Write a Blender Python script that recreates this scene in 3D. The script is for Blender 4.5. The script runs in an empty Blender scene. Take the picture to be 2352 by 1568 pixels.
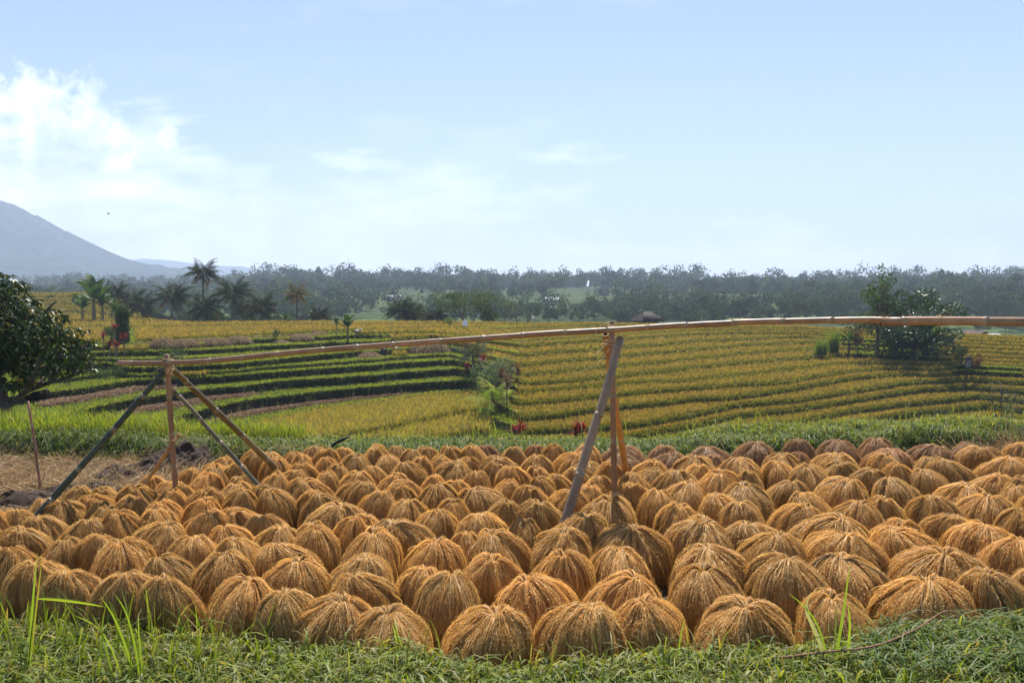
import bpy, math, random
import numpy as np
from math import sin, cos, pi, radians
rng = np.random.default_rng(7)
random.seed(7)
# ------------------------------------------------------------------ camera, sky, sun, exposure
sc = bpy.context.scene
COL = sc.collection
EYE = 2.2
F = 1895.0                    # focal length in pixels of a 2352 px wide picture
PITCH = math.atan((784 - 670) / F)
cam = bpy.data.cameras.new("camera")
cam.sensor_width = 36; cam.lens = F / 2352 * 36
cam.clip_start = 0.05; cam.clip_end = 20000
camo = bpy.data.objects.new("camera", cam); COL.objects.link(camo)
camo.location = (0, 0, EYE); camo.rotation_euler = (pi / 2 - PITCH, 0, 0)
sc.camera = camo
SUN_EL, SUN_AZ = radians(54), radians(3.5)      # azimuth: clockwise from +Y (view direction)
w = bpy.data.worlds.new("World"); sc.world = w; w.use_nodes = True
nt = w.node_tree; nt.nodes.clear()
def N(nt, t, **k):
    n = nt.nodes.new(t)
    for a, b in k.items():
        if a == 'ins':
            for i, v in b.items(): n.inputs[i].default_value = v
        else: setattr(n, a, b)
    return n
def M(nt, op, a, b=None, c=None, clamp=False):
    n = nt.nodes.new('ShaderNodeMath'); n.operation = op; n.use_clamp = clamp
    for i, v in enumerate((a, b, c)):
        if v is None: continue
        if hasattr(v, 'is_output'): nt.links.new(v, n.inputs[i])
        else: n.inputs[i].default_value = v
    return n.outputs[0]
sky = N(nt, 'ShaderNodeTexSky', sky_type='NISHITA', sun_disc=False, sun_elevation=SUN_EL,
        sun_rotation=SUN_AZ, altitude=400, air_density=1.0, dust_density=0.35, ozone_density=2.2)
tc = N(nt, 'ShaderNodeTexCoord'); sp = N(nt, 'ShaderNodeSeparateXYZ')
nt.links.new(tc.outputs['Generated'], sp.inputs[0])
yy = M(nt, 'MAXIMUM', sp.outputs[1], 0.05)
u = M(nt, 'DIVIDE', sp.outputs[0], yy); v = M(nt, 'DIVIDE', sp.outputs[2], yy)
cb = N(nt, 'ShaderNodeCombineXYZ'); nt.links.new(u, cb.inputs[0]); nt.links.new(v, cb.inputs[1]); nt.links.new(M(nt,'MULTIPLY',sp.outputs[1],0.3), cb.inputs[2])
def noise(scale, detail, rough, stretch=None):
    n = N(nt, 'ShaderNodeTexNoise', ins={'Scale': scale, 'Detail': detail, 'Roughness': rough})
    if stretch:
        mp = N(nt, 'ShaderNodeMapping'); mp.inputs['Scale'].default_value = stretch; mp.inputs['Location'].default_value = (3.1, 1.7, 0)
        nt.links.new(cb.outputs[0], mp.inputs[0]); nt.links.new(mp.outputs[0], n.inputs['Vector'])
    else: nt.links.new(cb.outputs[0], n.inputs['Vector'])
    return n.outputs['Fac']
n1 = noise(7.0, 9, 0.62)
# the big cloud bank over the mountain: denser to the left and towards the horizon
edge = M(nt, 'MULTIPLY_ADD', v, -0.75, -0.30)              # u of its right flank at height v
side = M(nt, 'MULTIPLY', M(nt, 'SUBTRACT', edge, u), 3.2)
side = M(nt, 'MINIMUM', side, 0.42)
top = M(nt, 'MULTIPLY', M(nt, 'MINIMUM', M(nt, 'SUBTRACT', 0.262, v), 0.06), 7.0)
dens = M(nt, 'ADD', M(nt, 'MULTIPLY', M(nt, 'SUBTRACT', n1, 0.52), 3.6), M(nt, 'ADD', side, M(nt, 'MINIMUM', top, 0.0)))
bank = M(nt, 'MULTIPLY', dens, 1.9, clamp=True)
n2 = noise(4.0, 8, 0.6, (1.0, 4.0, 1.0))
low = M(nt, 'ADD', M(nt, 'MULTIPLY', M(nt, 'SUBTRACT', 0.13, v), 9.0), M(nt, 'MULTIPLY', M(nt, 'MINIMUM', u, 0.3), -1.2))
lowc = M(nt, 'MULTIPLY', M(nt, 'ADD', M(nt, 'MULTIPLY', M(nt, 'SUBTRACT', n2, 0.5), 4.0), low), 0.8, clamp=True)
n3 = noise(3.0, 6, 0.55, (1.0, 3.0, 1.0))
wisp = M(nt, 'MULTIPLY', M(nt, 'SUBTRACT', n3, 0.54), 0.8, clamp=True)
cl = M(nt, 'MAXIMUM', M(nt, 'MAXIMUM', bank, lowc), wisp)
shade = noise(9.0, 6, 0.6)
cramp = N(nt, 'ShaderNodeMixRGB'); cramp.inputs[1].default_value = (11.5, 11.8, 12.6, 1); cramp.inputs[2].default_value = (17.5, 17.0, 16.8, 1)
nt.links.new(M(nt, 'MULTIPLY_ADD', shade, 2.5, -0.8, clamp=True), cramp.inputs[0])
tn = N(nt, 'ShaderNodeMixRGB', blend_type='MULTIPLY'); tn.inputs[0].default_value = 1; tn.inputs[2].default_value = (.98, .95, 1.06, 1); nt.links.new(sky.outputs[0], tn.inputs[1])
mx = N(nt, 'ShaderNodeMixRGB'); nt.links.new(cl, mx.inputs[0]); nt.links.new(tn.outputs[0], mx.inputs[1]); nt.links.new(cramp.outputs[0], mx.inputs[2])
bg = N(nt, 'ShaderNodeBackground'); bg.inputs['Strength'].default_value = 0.074
wo = N(nt, 'ShaderNodeOutputWorld'); nt.links.new(mx.outputs[0], bg.inputs[0]); nt.links.new(bg.outputs[0], wo.inputs[0])
sl = bpy.data.lights.new("sun", 'SUN'); sl.energy = 5.0; sl.angle = radians(0.5); sl.color = (1.0, 0.94, 0.86)
so = bpy.data.objects.new("sun", sl); COL.objects.link(so)
so.rotation_euler = (pi / 2 - SUN_EL, 0, pi - SUN_AZ)   # light travels from the sun towards the camera
sc.view_settings.view_transform = 'Standard'; sc.view_settings.look = 'None'
sc.view_settings.exposure = 0.92; sc.view_settings.gamma = 1.0
try:
    sc.cycles.use_denoising = True; sc.cycles.denoising_prefilter = 'FAST'; sc.cycles.max_bounces = 6; sc.cycles.transparent_max_bounces = 8
    sc.cycles.volume_bounces = 1; w.cycles.sampling_method = 'NONE'; sc.cycles.transmission_bounces = 3; sc.cycles.diffuse_bounces = 3
except Exception: pass

# ------------------------------------------------------------------ projection helpers (2352 px picture -> world)
cP, sP = cos(PITCH), sin(PITCH)
def PD(x, y, Y):
    """point of the place seen at picture pixel (x, y), Y metres ahead"""
    a = (x - 1176) / F; b = (784 - y) / F
    dy = cP + b * sP; dz = -sP + b * cP; s = Y / dy
    return np.array([a * s, Y, EYE + dz * s])
def GD(x, y, drop):
    """point seen at pixel (x, y) lying `drop` metres below the eye; arrays allowed"""
    a = (np.asarray(x, float) - 1176) / F; b = (784 - np.asarray(y, float)) / F
    dy = cP + b * sP; dz = -sP + b * cP; s = drop / -dz
    return np.stack([a * s, dy * s, EYE + dz * s], -1)
def GS(x, y, drop): return GD(np.asarray(x, float) / 1.7415, np.asarray(y, float) / 1.7415, drop)

# ------------------------------------------------------------------ mesh helpers
class MB:
    def __init__(s): s.v = []; s.f = []; s.c = []; s.m = []; s.n = 0
    def add(s, v, f, c=None, mi=0):
        v = np.asarray(v, float).reshape(-1, 3); f = np.asarray(f, int)
        if f.size == 0: return s
        s.v.append(v); s.f.append((f + s.n)); s.m.append(np.full(len(f), mi))
        if c is None: c = np.ones((len(v), 3)) * .5
        c = np.asarray(c, float)
        if c.ndim == 1: c = np.tile(c, (len(v), 1))
        s.c.append(c); s.n += len(v); return s
    def mesh(s, name, mats, smooth=False):
        me = bpy.data.meshes.new(name)
        V = np.concatenate(s.v); C = np.concatenate(s.c)
        me.vertices.add(len(V)); me.vertices.foreach_set('co', V.astype(np.float32).ravel())
        ls = []; tot = []; mi = []
        for f, m in zip(s.f, s.m):
            ls.append(f.ravel()); tot.append(np.full(len(f), f.shape[1])); mi.append(m)
        ls = np.concatenate(ls); tot = np.concatenate(tot); mi = np.concatenate(mi)
        me.loops.add(len(ls)); me.loops.foreach_set('vertex_index', ls.astype(np.int32))
        me.polygons.add(len(tot)); st = np.concatenate([[0], np.cumsum(tot)[:-1]])
        me.polygons.foreach_set('loop_start', st.astype(np.int32))
        me.polygons.foreach_set('material_index', mi.astype(np.int32))
        if smooth: me.polygons.foreach_set('use_smooth', np.ones(len(tot), bool))
        me.update(calc_edges=True)
        at = me.color_attributes.new('Col', 'FLOAT_COLOR', 'POINT')
        at.data.foreach_set('color', np.concatenate([C, np.ones((len(C), 1))], 1).astype(np.float32).ravel())
        for m in (mats if isinstance(mats, (list, tuple)) else [mats]): me.materials.append(m)
        return me
    def obj(s, name, mats, parent=None, smooth=False, loc=None, **tags):
        o = bpy.data.objects.new(name, s.mesh(name, mats, smooth)); COL.objects.link(o)
        if parent is not None: o.parent = parent
        if loc is not None: o.location = loc
        return tag(o, **tags)
def tag(o, label=None, cat=None, group=None, kind=None):
    if label: o['label'] = label
    if cat: o['category'] = cat
    if group: o['group'] = group
    if kind: o['kind'] = kind
    return o
def empty(name, loc, rz=0, **t):
    o = bpy.data.objects.new(name, None); COL.objects.link(o); o.location = loc; o.rotation_euler = (0, 0, rz)
    return tag(o, **t)
def copy_tree(o, loc=None, rz=None, sca=None, parent=None, **t):
    c = o.copy(); COL.objects.link(c)
    if parent is not None: c.parent = parent
    if loc is not None: c.location = loc
    if rz is not None: c.rotation_euler = (0, 0, rz)
    if sca is not None: c.scale = sca if hasattr(sca, '__len__') else (sca,) * 3
    for ch in list(o.children): copy_tree(ch, parent=c)
    return tag(c, **t)
def nrm(a): return a / np.maximum(np.linalg.norm(a, axis=-1, keepdims=True), 1e-9)
def blades(P, h, wd, az, bend, up=None, K=3, c0=None, c1=None, cpow=1.0, twist=None, tip=0.15, droop=0.0):
    """curved tapering leaf ribbons; all arguments are arrays of N"""
    P = np.asarray(P, float); n = len(P); h = np.broadcast_to(h, n).astype(float); wd = np.broadcast_to(wd, n)
    az = np.broadcast_to(az, n); bend = np.broadcast_to(bend, n)
    d = np.stack([np.cos(az), np.sin(az), np.zeros(n)], -1)
    if up is None: up = np.tile([0, 0, 1.0], (n, 1))
    tw = rng.uniform(-1.2, 1.2, n) if twist is None else np.broadcast_to(twist, n)
    side = np.stack([-np.sin(az + tw), np.cos(az + tw), np.zeros(n)], -1)
    t = np.linspace(0, 1, K + 1)[None, :, None]
    hh = h[:, None, None]; bb = bend[:, None, None]
    ctr = P[:, None] + up[:, None] * hh * (t - droop * bb * t ** 3) * 1.0 + d[:, None] * hh * bb * t ** 2
    wt = wd[:, None, None] * (tip + (1 - tip) * (1 - t ** 2.2)) * .5
    V = np.stack([ctr - side[:, None] * wt, ctr + side[:, None] * wt], 2).reshape(-1, 3)
    base = (np.arange(n) * (K + 1) * 2)[:, None] + (np.arange(K) * 2)[None]
    b = base.ravel(); Fc = np.stack([b, b + 1, b + 3, b + 2], -1)
    c0 = np.broadcast_to(c0, (n, 3)); c1 = np.broadcast_to(c1, (n, 3))
    tp = t ** cpow; cc = c0[:, None] * (1 - tp) + c1[:, None] * tp
    Cc = np.repeat(cc, 2, axis=1).reshape(-1, 3)
    return V, Fc, Cc
def cards(Cn, size, nb=None, asp=1.0, col=None, jit=0.4):
    """small random leaf faces at points Cn"""
    n = len(Cn); a = nrm(rng.normal(size=(n, 3))) if nb is None else nrm(nb + rng.normal(size=(n, 3)) * jit)
    r = nrm(np.cross(a, rng.normal(size=(n, 3)))); q = np.cross(a, r)
    s = np.broadcast_to(size, n)[:, None] * .5
    V = np.stack([Cn - r * s, Cn - q * s * asp * .6, Cn + r * s, Cn + q * s * asp * .6], 1).reshape(-1, 3)
    Fc = np.arange(n * 4).reshape(n, 4)
    return V, Fc, np.repeat(np.broadcast_to(col, (n, 3)), 4, axis=0)
def tube(pts, rad, n=10, caps=True):
    pts = np.asarray(pts, float); m = len(pts); rad = np.broadcast_to(rad, m)
    T = nrm(np.gradient(pts, axis=0)); ref = np.array([0.13, 0.21, 1.0]) if abs(T[0][2]) < .9 else np.array([1.0, .1, .05])
    A = nrm(np.cross(T, ref)); B = np.cross(T, A)
    th = np.linspace(0, 2 * pi, n, endpoint=False)
    V = (pts[:, None] + (A[:, None] * np.cos(th)[None, :, None] + B[:, None] * np.sin(th)[None, :, None]) * rad[:, None, None]).reshape(-1, 3)
    i = np.arange(m - 1)[:, None] * n; j = np.arange(n)[None]; k = (j + 1) % n
    Fq = np.stack([i + j, i + k, i + n + k, i + n + j], -1).reshape(-1, 4)
    if caps:
        V = np.concatenate([V, pts[:1], pts[-1:]]); c0, c1 = m * n, m * n + 1
        jj = np.arange(n); kk = (jj + 1) % n
        Fq = np.concatenate([Fq, np.stack([np.full(n, c0), kk, jj, jj], -1)[:, :4]]) if False else Fq
        tri = np.concatenate([np.stack([np.full(n, c0), kk, jj], -1), np.stack([np.full(n, c1), (m - 1) * n + jj, (m - 1) * n + kk], -1)])
        return V, Fq, tri
    return V, Fq, None
def add_tube(mb, pts, rad, n=10, c=None, caps=True, mi=0):
    V, Fq, tri = tube(pts, rad, n, caps)
    if c is not None and np.ndim(c) == 2:
        cc = np.repeat(np.asarray(c, float), n, axis=0)
        if caps: cc = np.concatenate([cc, c[:1], c[-1:]])
    else: cc = np.tile(np.asarray([.5] * 3 if c is None else c, float), (len(V), 1))
    k = mb.n; mb.add(V, Fq, cc, mi)
    if tri is not None: mb.f.append(tri + k); mb.m.append(np.full(len(tri), mi))
def smoothcurve(pts, n=12):
    pts = np.asarray(pts, float); t = np.linspace(0, len(pts) - 1, n); out = []
    for q in t:
        i = int(min(q, len(pts) - 2)); f = q - i
        p0, p1, p2, p3 = pts[max(i - 1, 0)], pts[i], pts[i + 1], pts[min(i + 2, len(pts) - 1)]
        out.append(.5 * ((2 * p1) + (p2 - p0) * f + (2 * p0 - 5 * p1 + 4 * p2 - p3) * f * f + (3 * p1 - p0 - 3 * p2 + p3) * f ** 3))
    return np.array(out)
def vnoise(x, y, s, seed=0):
    """smooth 2-D value noise in -1..1"""
    x = np.asarray(x, float) / s; y = np.asarray(y, float) / s
    xi = np.floor(x).astype(np.int64); yi = np.floor(y).astype(np.int64); fx = x - xi; fy = y - yi
    fx = fx * fx * (3 - 2 * fx); fy = fy * fy * (3 - 2 * fy)
    def h(a, b):
        q = (a * 374761393 + b * 668265263 + seed * 974634777) & 0x7fffffff
        q = ((q ^ (q >> 13)) * 1274126177) & 0x7fffffff
        return ((q ^ (q >> 16)) & 0xffff) / 32767.5 - 1
    return (h(xi, yi) * (1 - fx) + h(xi + 1, yi) * fx) * (1 - fy) + (h(xi, yi + 1) * (1 - fx) + h(xi + 1, yi + 1) * fx) * fy
def fbm(x, y, s, seed=0, o=4):
    r = 0; a = .55
    for i in range(o): r = r + a * vnoise(x, y, s / 2 ** i, seed + i * 7); a *= .55
    return r

# ------------------------------------------------------------------ materials
def mat(name, rough=.6, trans=0.0, spec=.3, nscale=None, namt=.25, objcol=False, bump=0, bscale=30, tint=(1, 1, 1), coat=0, tcol=(1.0,1.0,1.0), nstretch=(1,1,1)):
    m = bpy.data.materials.new(name); m.use_nodes = True; t = m.node_tree; t.nodes.clear()
    out = N(t, 'ShaderNodeOutputMaterial'); pb = N(t, 'ShaderNodeBsdfPrincipled')
    pb.inputs['Roughness'].default_value = rough; pb.inputs['Specular IOR Level'].default_value = spec
    if coat: pb.inputs['Coat Weight'].default_value = coat; pb.inputs['Coat Roughness'].default_value = .25
    at = N(t, 'ShaderNodeVertexColor', layer_name='Col'); c = at.outputs['Color']
    def mul(c, other):
        x = N(t, 'ShaderNodeMixRGB', blend_type='MULTIPLY'); x.inputs[0].default_value = 1
        t.links.new(c, x.inputs[1])
        if hasattr(other, 'is_output'): t.links.new(other, x.inputs[2])
        else: x.inputs[2].default_value = other
        return x.outputs[0]
    if tint != (1, 1, 1): c = mul(c, (*tint, 1))
    if objcol:
        oi = N(t, 'ShaderNodeObjectInfo'); c = mul(c, oi.outputs['Color'])
    g = N(t, 'ShaderNodeNewGeometry') if (nscale or bump) else None
    if nscale:
        mp = N(t, 'ShaderNodeMapping'); mp.inputs['Scale'].default_value = nstretch
        tcn = N(t, 'ShaderNodeTexCoord')
        t.links.new(tcn.outputs['Object'], mp.inputs[0])
        nz = N(t, 'ShaderNodeTexNoise', ins={'Scale': nscale, 'Detail': 6.0, 'Roughness': .65}); t.links.new(mp.outputs[0], nz.inputs['Vector'])
        f = M(t, 'MULTIPLY_ADD', nz.outputs['Fac'], namt * 4, 1 - namt * 2)
        x = N(t, 'ShaderNodeCombineXYZ')
        for i in range(3): t.links.new(f, x.inputs[i])
        c = mul(c, x.outputs[0])
    t.links.new(c, pb.inputs['Base Color']); sh = pb.outputs[0]
    if bump:
        nb = N(t, 'ShaderNodeTexNoise', ins={'Scale': bscale, 'Detail': 8.0, 'Roughness': .7}); t.links.new(g.outputs['Position'], nb.inputs['Vector'])
        bp = N(t, 'ShaderNodeBump', ins={'Strength': bump, 'Distance': .03}); t.links.new(nb.outputs['Fac'], bp.inputs['Height']); t.links.new(bp.outputs[0], pb.inputs['Normal'])
    if trans:
        tr = N(t, 'ShaderNodeBsdfTranslucent'); t.links.new(mul(c, (*tcol, 1)), tr.inputs[0])
        mxs = N(t, 'ShaderNodeMixShader'); mxs.inputs[0].default_value = trans
        t.links.new(sh, mxs.inputs[1]); t.links.new(tr.outputs[0], mxs.inputs[2]); sh = mxs.outputs[0]
    t.links.new(sh, out.inputs[0]); return m
MAT = dict(
    straw=mat('straw', .5, .46, .3, objcol=True, tcol=(1.1, 1.0, .8)),
    core=mat('straw_core', .9, 0, .1, objcol=True),
    litter=mat('straw_litter', .75, .2, .08),
    grass=mat('grass_blade', .5, .45, .22, tcol=(1.7, 1.45, .45)),
    rice=mat('rice_blade', .65, .45, .12, tcol=(1.5, 1.2, .5)),
    ground=mat('soil_ground', .95, 0, .1, nscale=1.3, namt=.22, bump=.8, bscale=9),
    soil=mat('dark_soil', .8, 0, .25, nscale=14, namt=.3, bump=1.0, bscale=40),
    far=mat('far_ground', .95, 0, .05, nscale=.05, namt=.2),
    leaf=mat('leaf', .6, .32, .12, tcol=(1.3, 1.3, .5)),
    gloss=mat('glossy_leaf', .42, .22, .32, tcol=(1.3, 1.3, .5)),
    fleaf=mat('forest_leaf', .8, .2, .06, tcol=(1.2, 1.2, .6)),
    bark=mat('bark', .9, 0, .15, nscale=6, namt=.25),
    bamboo=mat('bamboo', .42, 0, .35, nscale=9, namt=.28),
    rope=mat('bamboo_strip', .6, .1, .3),
    cloth=mat('cloth', .8, .1, .2), skin=mat('skin', .6, 0, .3), roof=mat('roof', .8, 0, .2, nscale=8, namt=.2),
)
# ------------------------------------------------------------------ near ground: drying yard, banks
FRX = [-400, 0, 300, 550, 750, 900, 1000, 1130, 1340, 1480, 1720, 1924, 2100, 2352, 2900]
FRY = [5.2, 5.18, 5.12, 4.80, 4.67, 4.60, 4.44, 4.36, 4.38, 4.50, 4.52, 4.58, 4.76, 4.92, 5.0]
def near_h(X, Y):
    X = np.asarray(X, float); Y = np.asarray(Y, float)
    xs = X / np.maximum(Y, 1) * F + 1176                      # where it lies across the view, used as a plan coordinate
    s = lambda a, b, t: (lambda q: q * q * (3 - 2 * q))(np.clip((t - a) / (b - a), 0, 1))
    crest = np.interp(xs, [-600, 0, 450, 800, 1500, 1750, 2300, 3000], [.25, .25, .21, .14, .14, .23, .25, .25]) + (.06 * vnoise(X, Y, .7, 77) + .05 * vnoise(X, Y * .5, 1.6, 78)) * np.clip((xs - 1400) / 300, .2, 1)
    foot = np.interp(xs, [-600, 0, 380, 600, 1400, 2352, 3000], [10.9, 10.9, 10.6, 10.2, 10.3, 10.8, 10.8])
    back = np.interp(xs, [-600, 0, 350, 700, 1500, 1750, 3000], [12.6, 12.6, 12.3, 11.6, 11.5, 12.1, 12.3])
    h = crest * s(0, 1, (Y - foot) / .32)
    h = h - np.maximum(Y - back, 0) * .36
    h = np.maximum(h, -9.2 - .02 * np.maximum(Y - 40, 0))
    fr = np.interp(xs, FRX, FRY)
    rise = np.interp(xs, [-400, 0, 300, 600, 900, 1500, 2000, 2352, 2900], [.16, .16, .17, .22, .29, .29, .30, .32, .34])
    h = h + rise * s(0, 1, (fr - Y) / .32) + .05 * np.maximum(3.5 - Y, 0)
    return h
def build_near():
    ys = np.concatenate([np.arange(-6, 4, 1.0), np.arange(4, 16, .12), np.arange(16, 70, 1.5)])
    xs = np.concatenate([np.arange(-60, -12, 3), np.arange(-12, 12, .15), np.arange(12, 62, 3)])
    X, Y = np.meshgrid(xs, ys)
    Z = near_h(X, Y) + .018 * fbm(X, Y, .8, 3) + .006 * vnoise(X, Y, .15, 5)
    V = np.stack([X, Y, Z], -1).reshape(-1, 3); a, b = X.shape
    i = np.arange(a - 1)[:, None] * b + np.arange(b - 1)[None]
    Fc = np.stack([i, i + 1, i + b + 1, i + b], -1).reshape(-1, 4)
    n = fbm(X, Y, .6, 9)[..., None]
    soil = np.array([.085, .055, .038]) * (1 + .35 * n); gr = np.array([.055, .075, .022]) * (1 + .3 * n)
    xp = X / np.maximum(Y, 1) * F + 1176
    g = np.clip((near_h(X, Y) - .03) * 14, 0, 1)[..., None]; g = np.where((Y > 12)[..., None], 1, g)
    g = np.where(((Y < 5.1) & (Y > 0))[..., None], np.maximum(g, .6), g)
    mb = MB().add(V, Fc, (soil * (1 - g) + gr * g).reshape(-1, 3))
    mb.obj('ground', MAT['ground'], smooth=True, kind='structure', label='brown soil yard with low grassy banks under the drying rice')
build_near()

# ------------------------------------------------------------------ terraced hillside (edges follow the contour lines of the valley side)
NE = 16
XL = {  # upper lips of the terraces left of the ditch, x,y in 4096 px picture units
 0: "-500,1300 300,1316 600,1318 750,1314 1000,1308 1300,1305 1700,1303",
 1: "-500,1372 100,1372 400,1372 527,1374 600,1372 749,1360 957,1353 1196,1339 1300,1334 1440,1328 1700,1322",
 2: "-500,1392 400,1390 600,1384 808,1378 957,1363 1225,1353 1410,1342 1700,1337",
 3: "-500,1415 400,1413 506,1412 600,1408 808,1402 1017,1388 1166,1380 1300,1374 1600,1360 1800,1351",
 4: "-500,1440 400,1438 506,1440 728,1436 898,1429 1047,1418 1300,1400 1500,1385 1800,1370",
 5: "-500,1470 300,1458 400,1450 506,1474 600,1472 900,1458 1100,1440 1300,1419 1400,1410 1630,1396 1800,1386",
 6: "-500,1560 100,1535 253,1518 357,1503 491,1489 566,1491 680,1496 838,1487 957,1479 1300,1454 1504,1437 1742,1420 1800,1418",
 7: "-500,1640 179,1575 357,1551 506,1527 640,1512 779,1509 1017,1497 1300,1475 1606,1452 1674,1447 1830,1440",
 8: "-500,1750 100,1690 238,1664 387,1628 506,1604 626,1584 719,1572 820,1557 972,1545 1136,1524 1300,1515 1504,1500 1674,1485 1850,1474",
 9: "-500,1830 300,1750 430,1720 560,1695 689,1673 808,1640 857,1628 987,1602 1136,1584 1300,1565 1504,1546 1708,1529 1880,1520",
 10: "-500,1890 500,1800 850,1730 1017,1691 1166,1658 1300,1630 1504,1607 1606,1590 1708,1577 1890,1564",
 11: "-500,1960 700,1880 1200,1790 1450,1745 1606,1712 1776,1675 1900,1650",
 12: "-500,2000 1300,1850 1900,1735", 13: "-500,2100 1900,1850", 14: "-500,2200 1900,1930", 15: "-500,2300 1900,2020"}
DL = [4.15, 4.28, 4.41, 4.78, 5.17, 5.45, 5.94, 6.22, 6.75, 7.38, 8.16, 8.6, 9.0, 9.4, 9.8, 10.3]
XR = {  # feet of the terrace faces right of the ditch
 1: "2080,1314 2200,1310 2400,1302 2600,1297 2800,1300 3000,1303 3200,1304 3400,1316 3600,1326 3800,1336 4096,1346 4700,1352",
 2: "2080,1370 2200,1362 2400,1350 2600,1335 2800,1324 3000,1320 3200,1319 3400,1326 3600,1336 3800,1342 4096,1350 4700,1356",
 3: "2080,1391 2200,1382 2400,1367 2600,1354 2800,1340 3000,1335 3200,1332 3400,1334 3740,1354 4096,1354 4700,1356",
 4: "2080,1428 2200,1418 2400,1403 2600,1388 2800,1368 3000,1361 3200,1352 3400,1344 3740,1378 4096,1362 4700,1358",
 5: "2080,1470 2200,1456 2400,1440 2600,1421 2800,1401 3000,1385 3200,1376 3400,1369 3740,1402 4096,1380 4700,1370",
 6: "2080,1506 2200,1498 2400,1475 2600,1459 2800,1436 3000,1418 3200,1403 3400,1395 3740,1429 4096,1401 4700,1385",
 7: "2090,1542 2200,1540 2400,1519 2600,1500 2800,1473 3000,1455 3200,1440 3400,1426 3740,1447 4096,1425 4700,1405",
 8: "2080,1575 2240,1563 2400,1549 2600,1531 2700,1535 2800,1520 3000,1500 3200,1476 3400,1457 3740,1468 4096,1447 4700,1420",
 9: "2080,1627 2240,1611 2400,1594 2650,1573 2800,1560 2940,1549 3150,1540 3200,1527 3400,1493 3575,1479 3740,1483 4096,1463 4700,1430",
 10: "2080,1690 2240,1675 2400,1648 2580,1634 2800,1607 2940,1603 3150,1572 3400,1525 3575,1506 3830,1497 4096,1480 4700,1450",
 11: "2080,1745 2400,1726 2550,1716 2800,1668 2940,1634 3180,1616 3400,1581 3575,1551 3750,1533 3930,1509 4096,1503 4700,1480",
 12: "2080,1800 2400,1785 2800,1712 2940,1676 3180,1652 3400,1618 3575,1590 3750,1563 3930,1545 4096,1536 4700,1510",
 13: "2080,1860 2400,1840 2800,1770 3000,1735 3200,1700 3400,1660 3575,1637 3750,1619 4000,1592 4096,1584 4700,1550",
 14: "2080,1920 2400,1900 2800,1840 3200,1760 3400,1715 3575,1682 3750,1661 4000,1634 4096,1620 4700,1580",
 15: "2080,1980 2400,1960 2800,1900 3200,1830 3400,1775 3575,1745 3750,1722 4000,1692 4096,1680 4700,1640"}
DR = [4.2, 4.3, 4.55, 4.8, 5.14, 5.49, 5.84, 6.14, 6.49, 6.77, 7.15, 7.6, 8.05, 8.5, 8.95, 9.5, 10.1]
DF = [4.2, 4.3, 4.5, 4.75, 5.0, 5.3, 5.6, 5.9, 6.15, 6.4, 6.7, 7.05, 7.6, 8.2, 8.8, 9.4, 10.0]
TOP = [(-500, 1240), (-300, 1245), (214, 1259), (387, 1271), (596, 1277), (700, 1290), (808, 1295), (1077, 1289), (1500, 1291), (1793, 1292), (2000, 1287), (2400, 1286),
       (2600, 1290), (2800, 1296), (3200, 1298), (3400, 1311), (3600, 1318), (3800, 1328), (4096, 1340), (4700, 1348)]
P_ = lambda s: np.array([[float(q) for q in t.split(',')] for t in s.split()]) if isinstance(s, str) else np.array(s, float)
cx = np.arange(-480, 4681, 15.0)
def yedge(k):
    if k < 0: return np.interp(cx, *P_(TOP).T)
    L = P_(XL[k]); a = [tuple(p) for p in L]
    if k == 0: a += [(x, y + 5) for x, y in TOP if x > 1990]
    else:
        for x, yf in P_(XR[k]):
            d0 = np.interp(x, [2080, 3300, 4096], [DR[k], DR[k], DF[k]]); d1 = np.interp(x, [2080, 3300, 4096], [DR[k + 1], DR[k + 1], DF[k + 1]])
            a.append((x, 1167 + (yf - 1167) * d0 / d1))
    a = np.array(a); y = np.interp(cx, a[:, 0], a[:, 1])
    return np.convolve(np.pad(y, 2, mode='edge'), np.ones(5) / 5, mode='valid')
def dedge(k):
    if k < 0: return np.interp(cx, [1800, 2080, 4096], [4.02, 4.1, 4.1])
    return np.interp(cx, [1850, 2080, 3300, 4096], [DL[k], DR[k], DR[k], DF[k]])
EDG = []; prev = None
for k in range(-1, NE):
    p = GS(cx, yedge(k) + (0 if k < 1 else 1.1 * vnoise(cx, cx * 0 + k * 9.3, 60, 4) + .8 * vnoise(cx, cx * 0 + k, 22, 8)), dedge(k))
    ray = nrm(np.stack([cx / 1.7415 - 1176, np.full(len(cx), F)], -1))
    dist = np.linalg.norm(p[:, :2], axis=1)
    if prev is not None: dist = np.minimum(dist, prev - np.interp(cx, [1900, 2100], [.7, 1.2]))
    prev = dist; p[:, :2] = ray * dist[:, None]; EDG.append(p)          # EDG[k+1] = lip of terrace k
def lip(k): return EDG[k + 1]
def foot(k):                                                           # foot of the face of terrace k, on tread k+1
    p = lip(k).copy(); r = nrm(p[:, :2]); p[:, :2] -= r * .22; p[:, 2] = lip(k + 1)[:, 2] if k + 1 < NE else p[:, 2] - .5
    return p
RS = {-1: -900, 0: -900, 1: 1400, 2: 1430, 3: 1640, 4: 1800, 5: 1860, 6: 1965, 7: 2040, 8: 2062, 9: 2050, 10: 2045, 11: 2075, 12: 2090, 13: 2090, 14: 2090, 15: 2090}
LOWC = lambda x: .22 * np.clip((np.asarray(x, float) - 1750) / 330, 0, 1)
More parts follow.
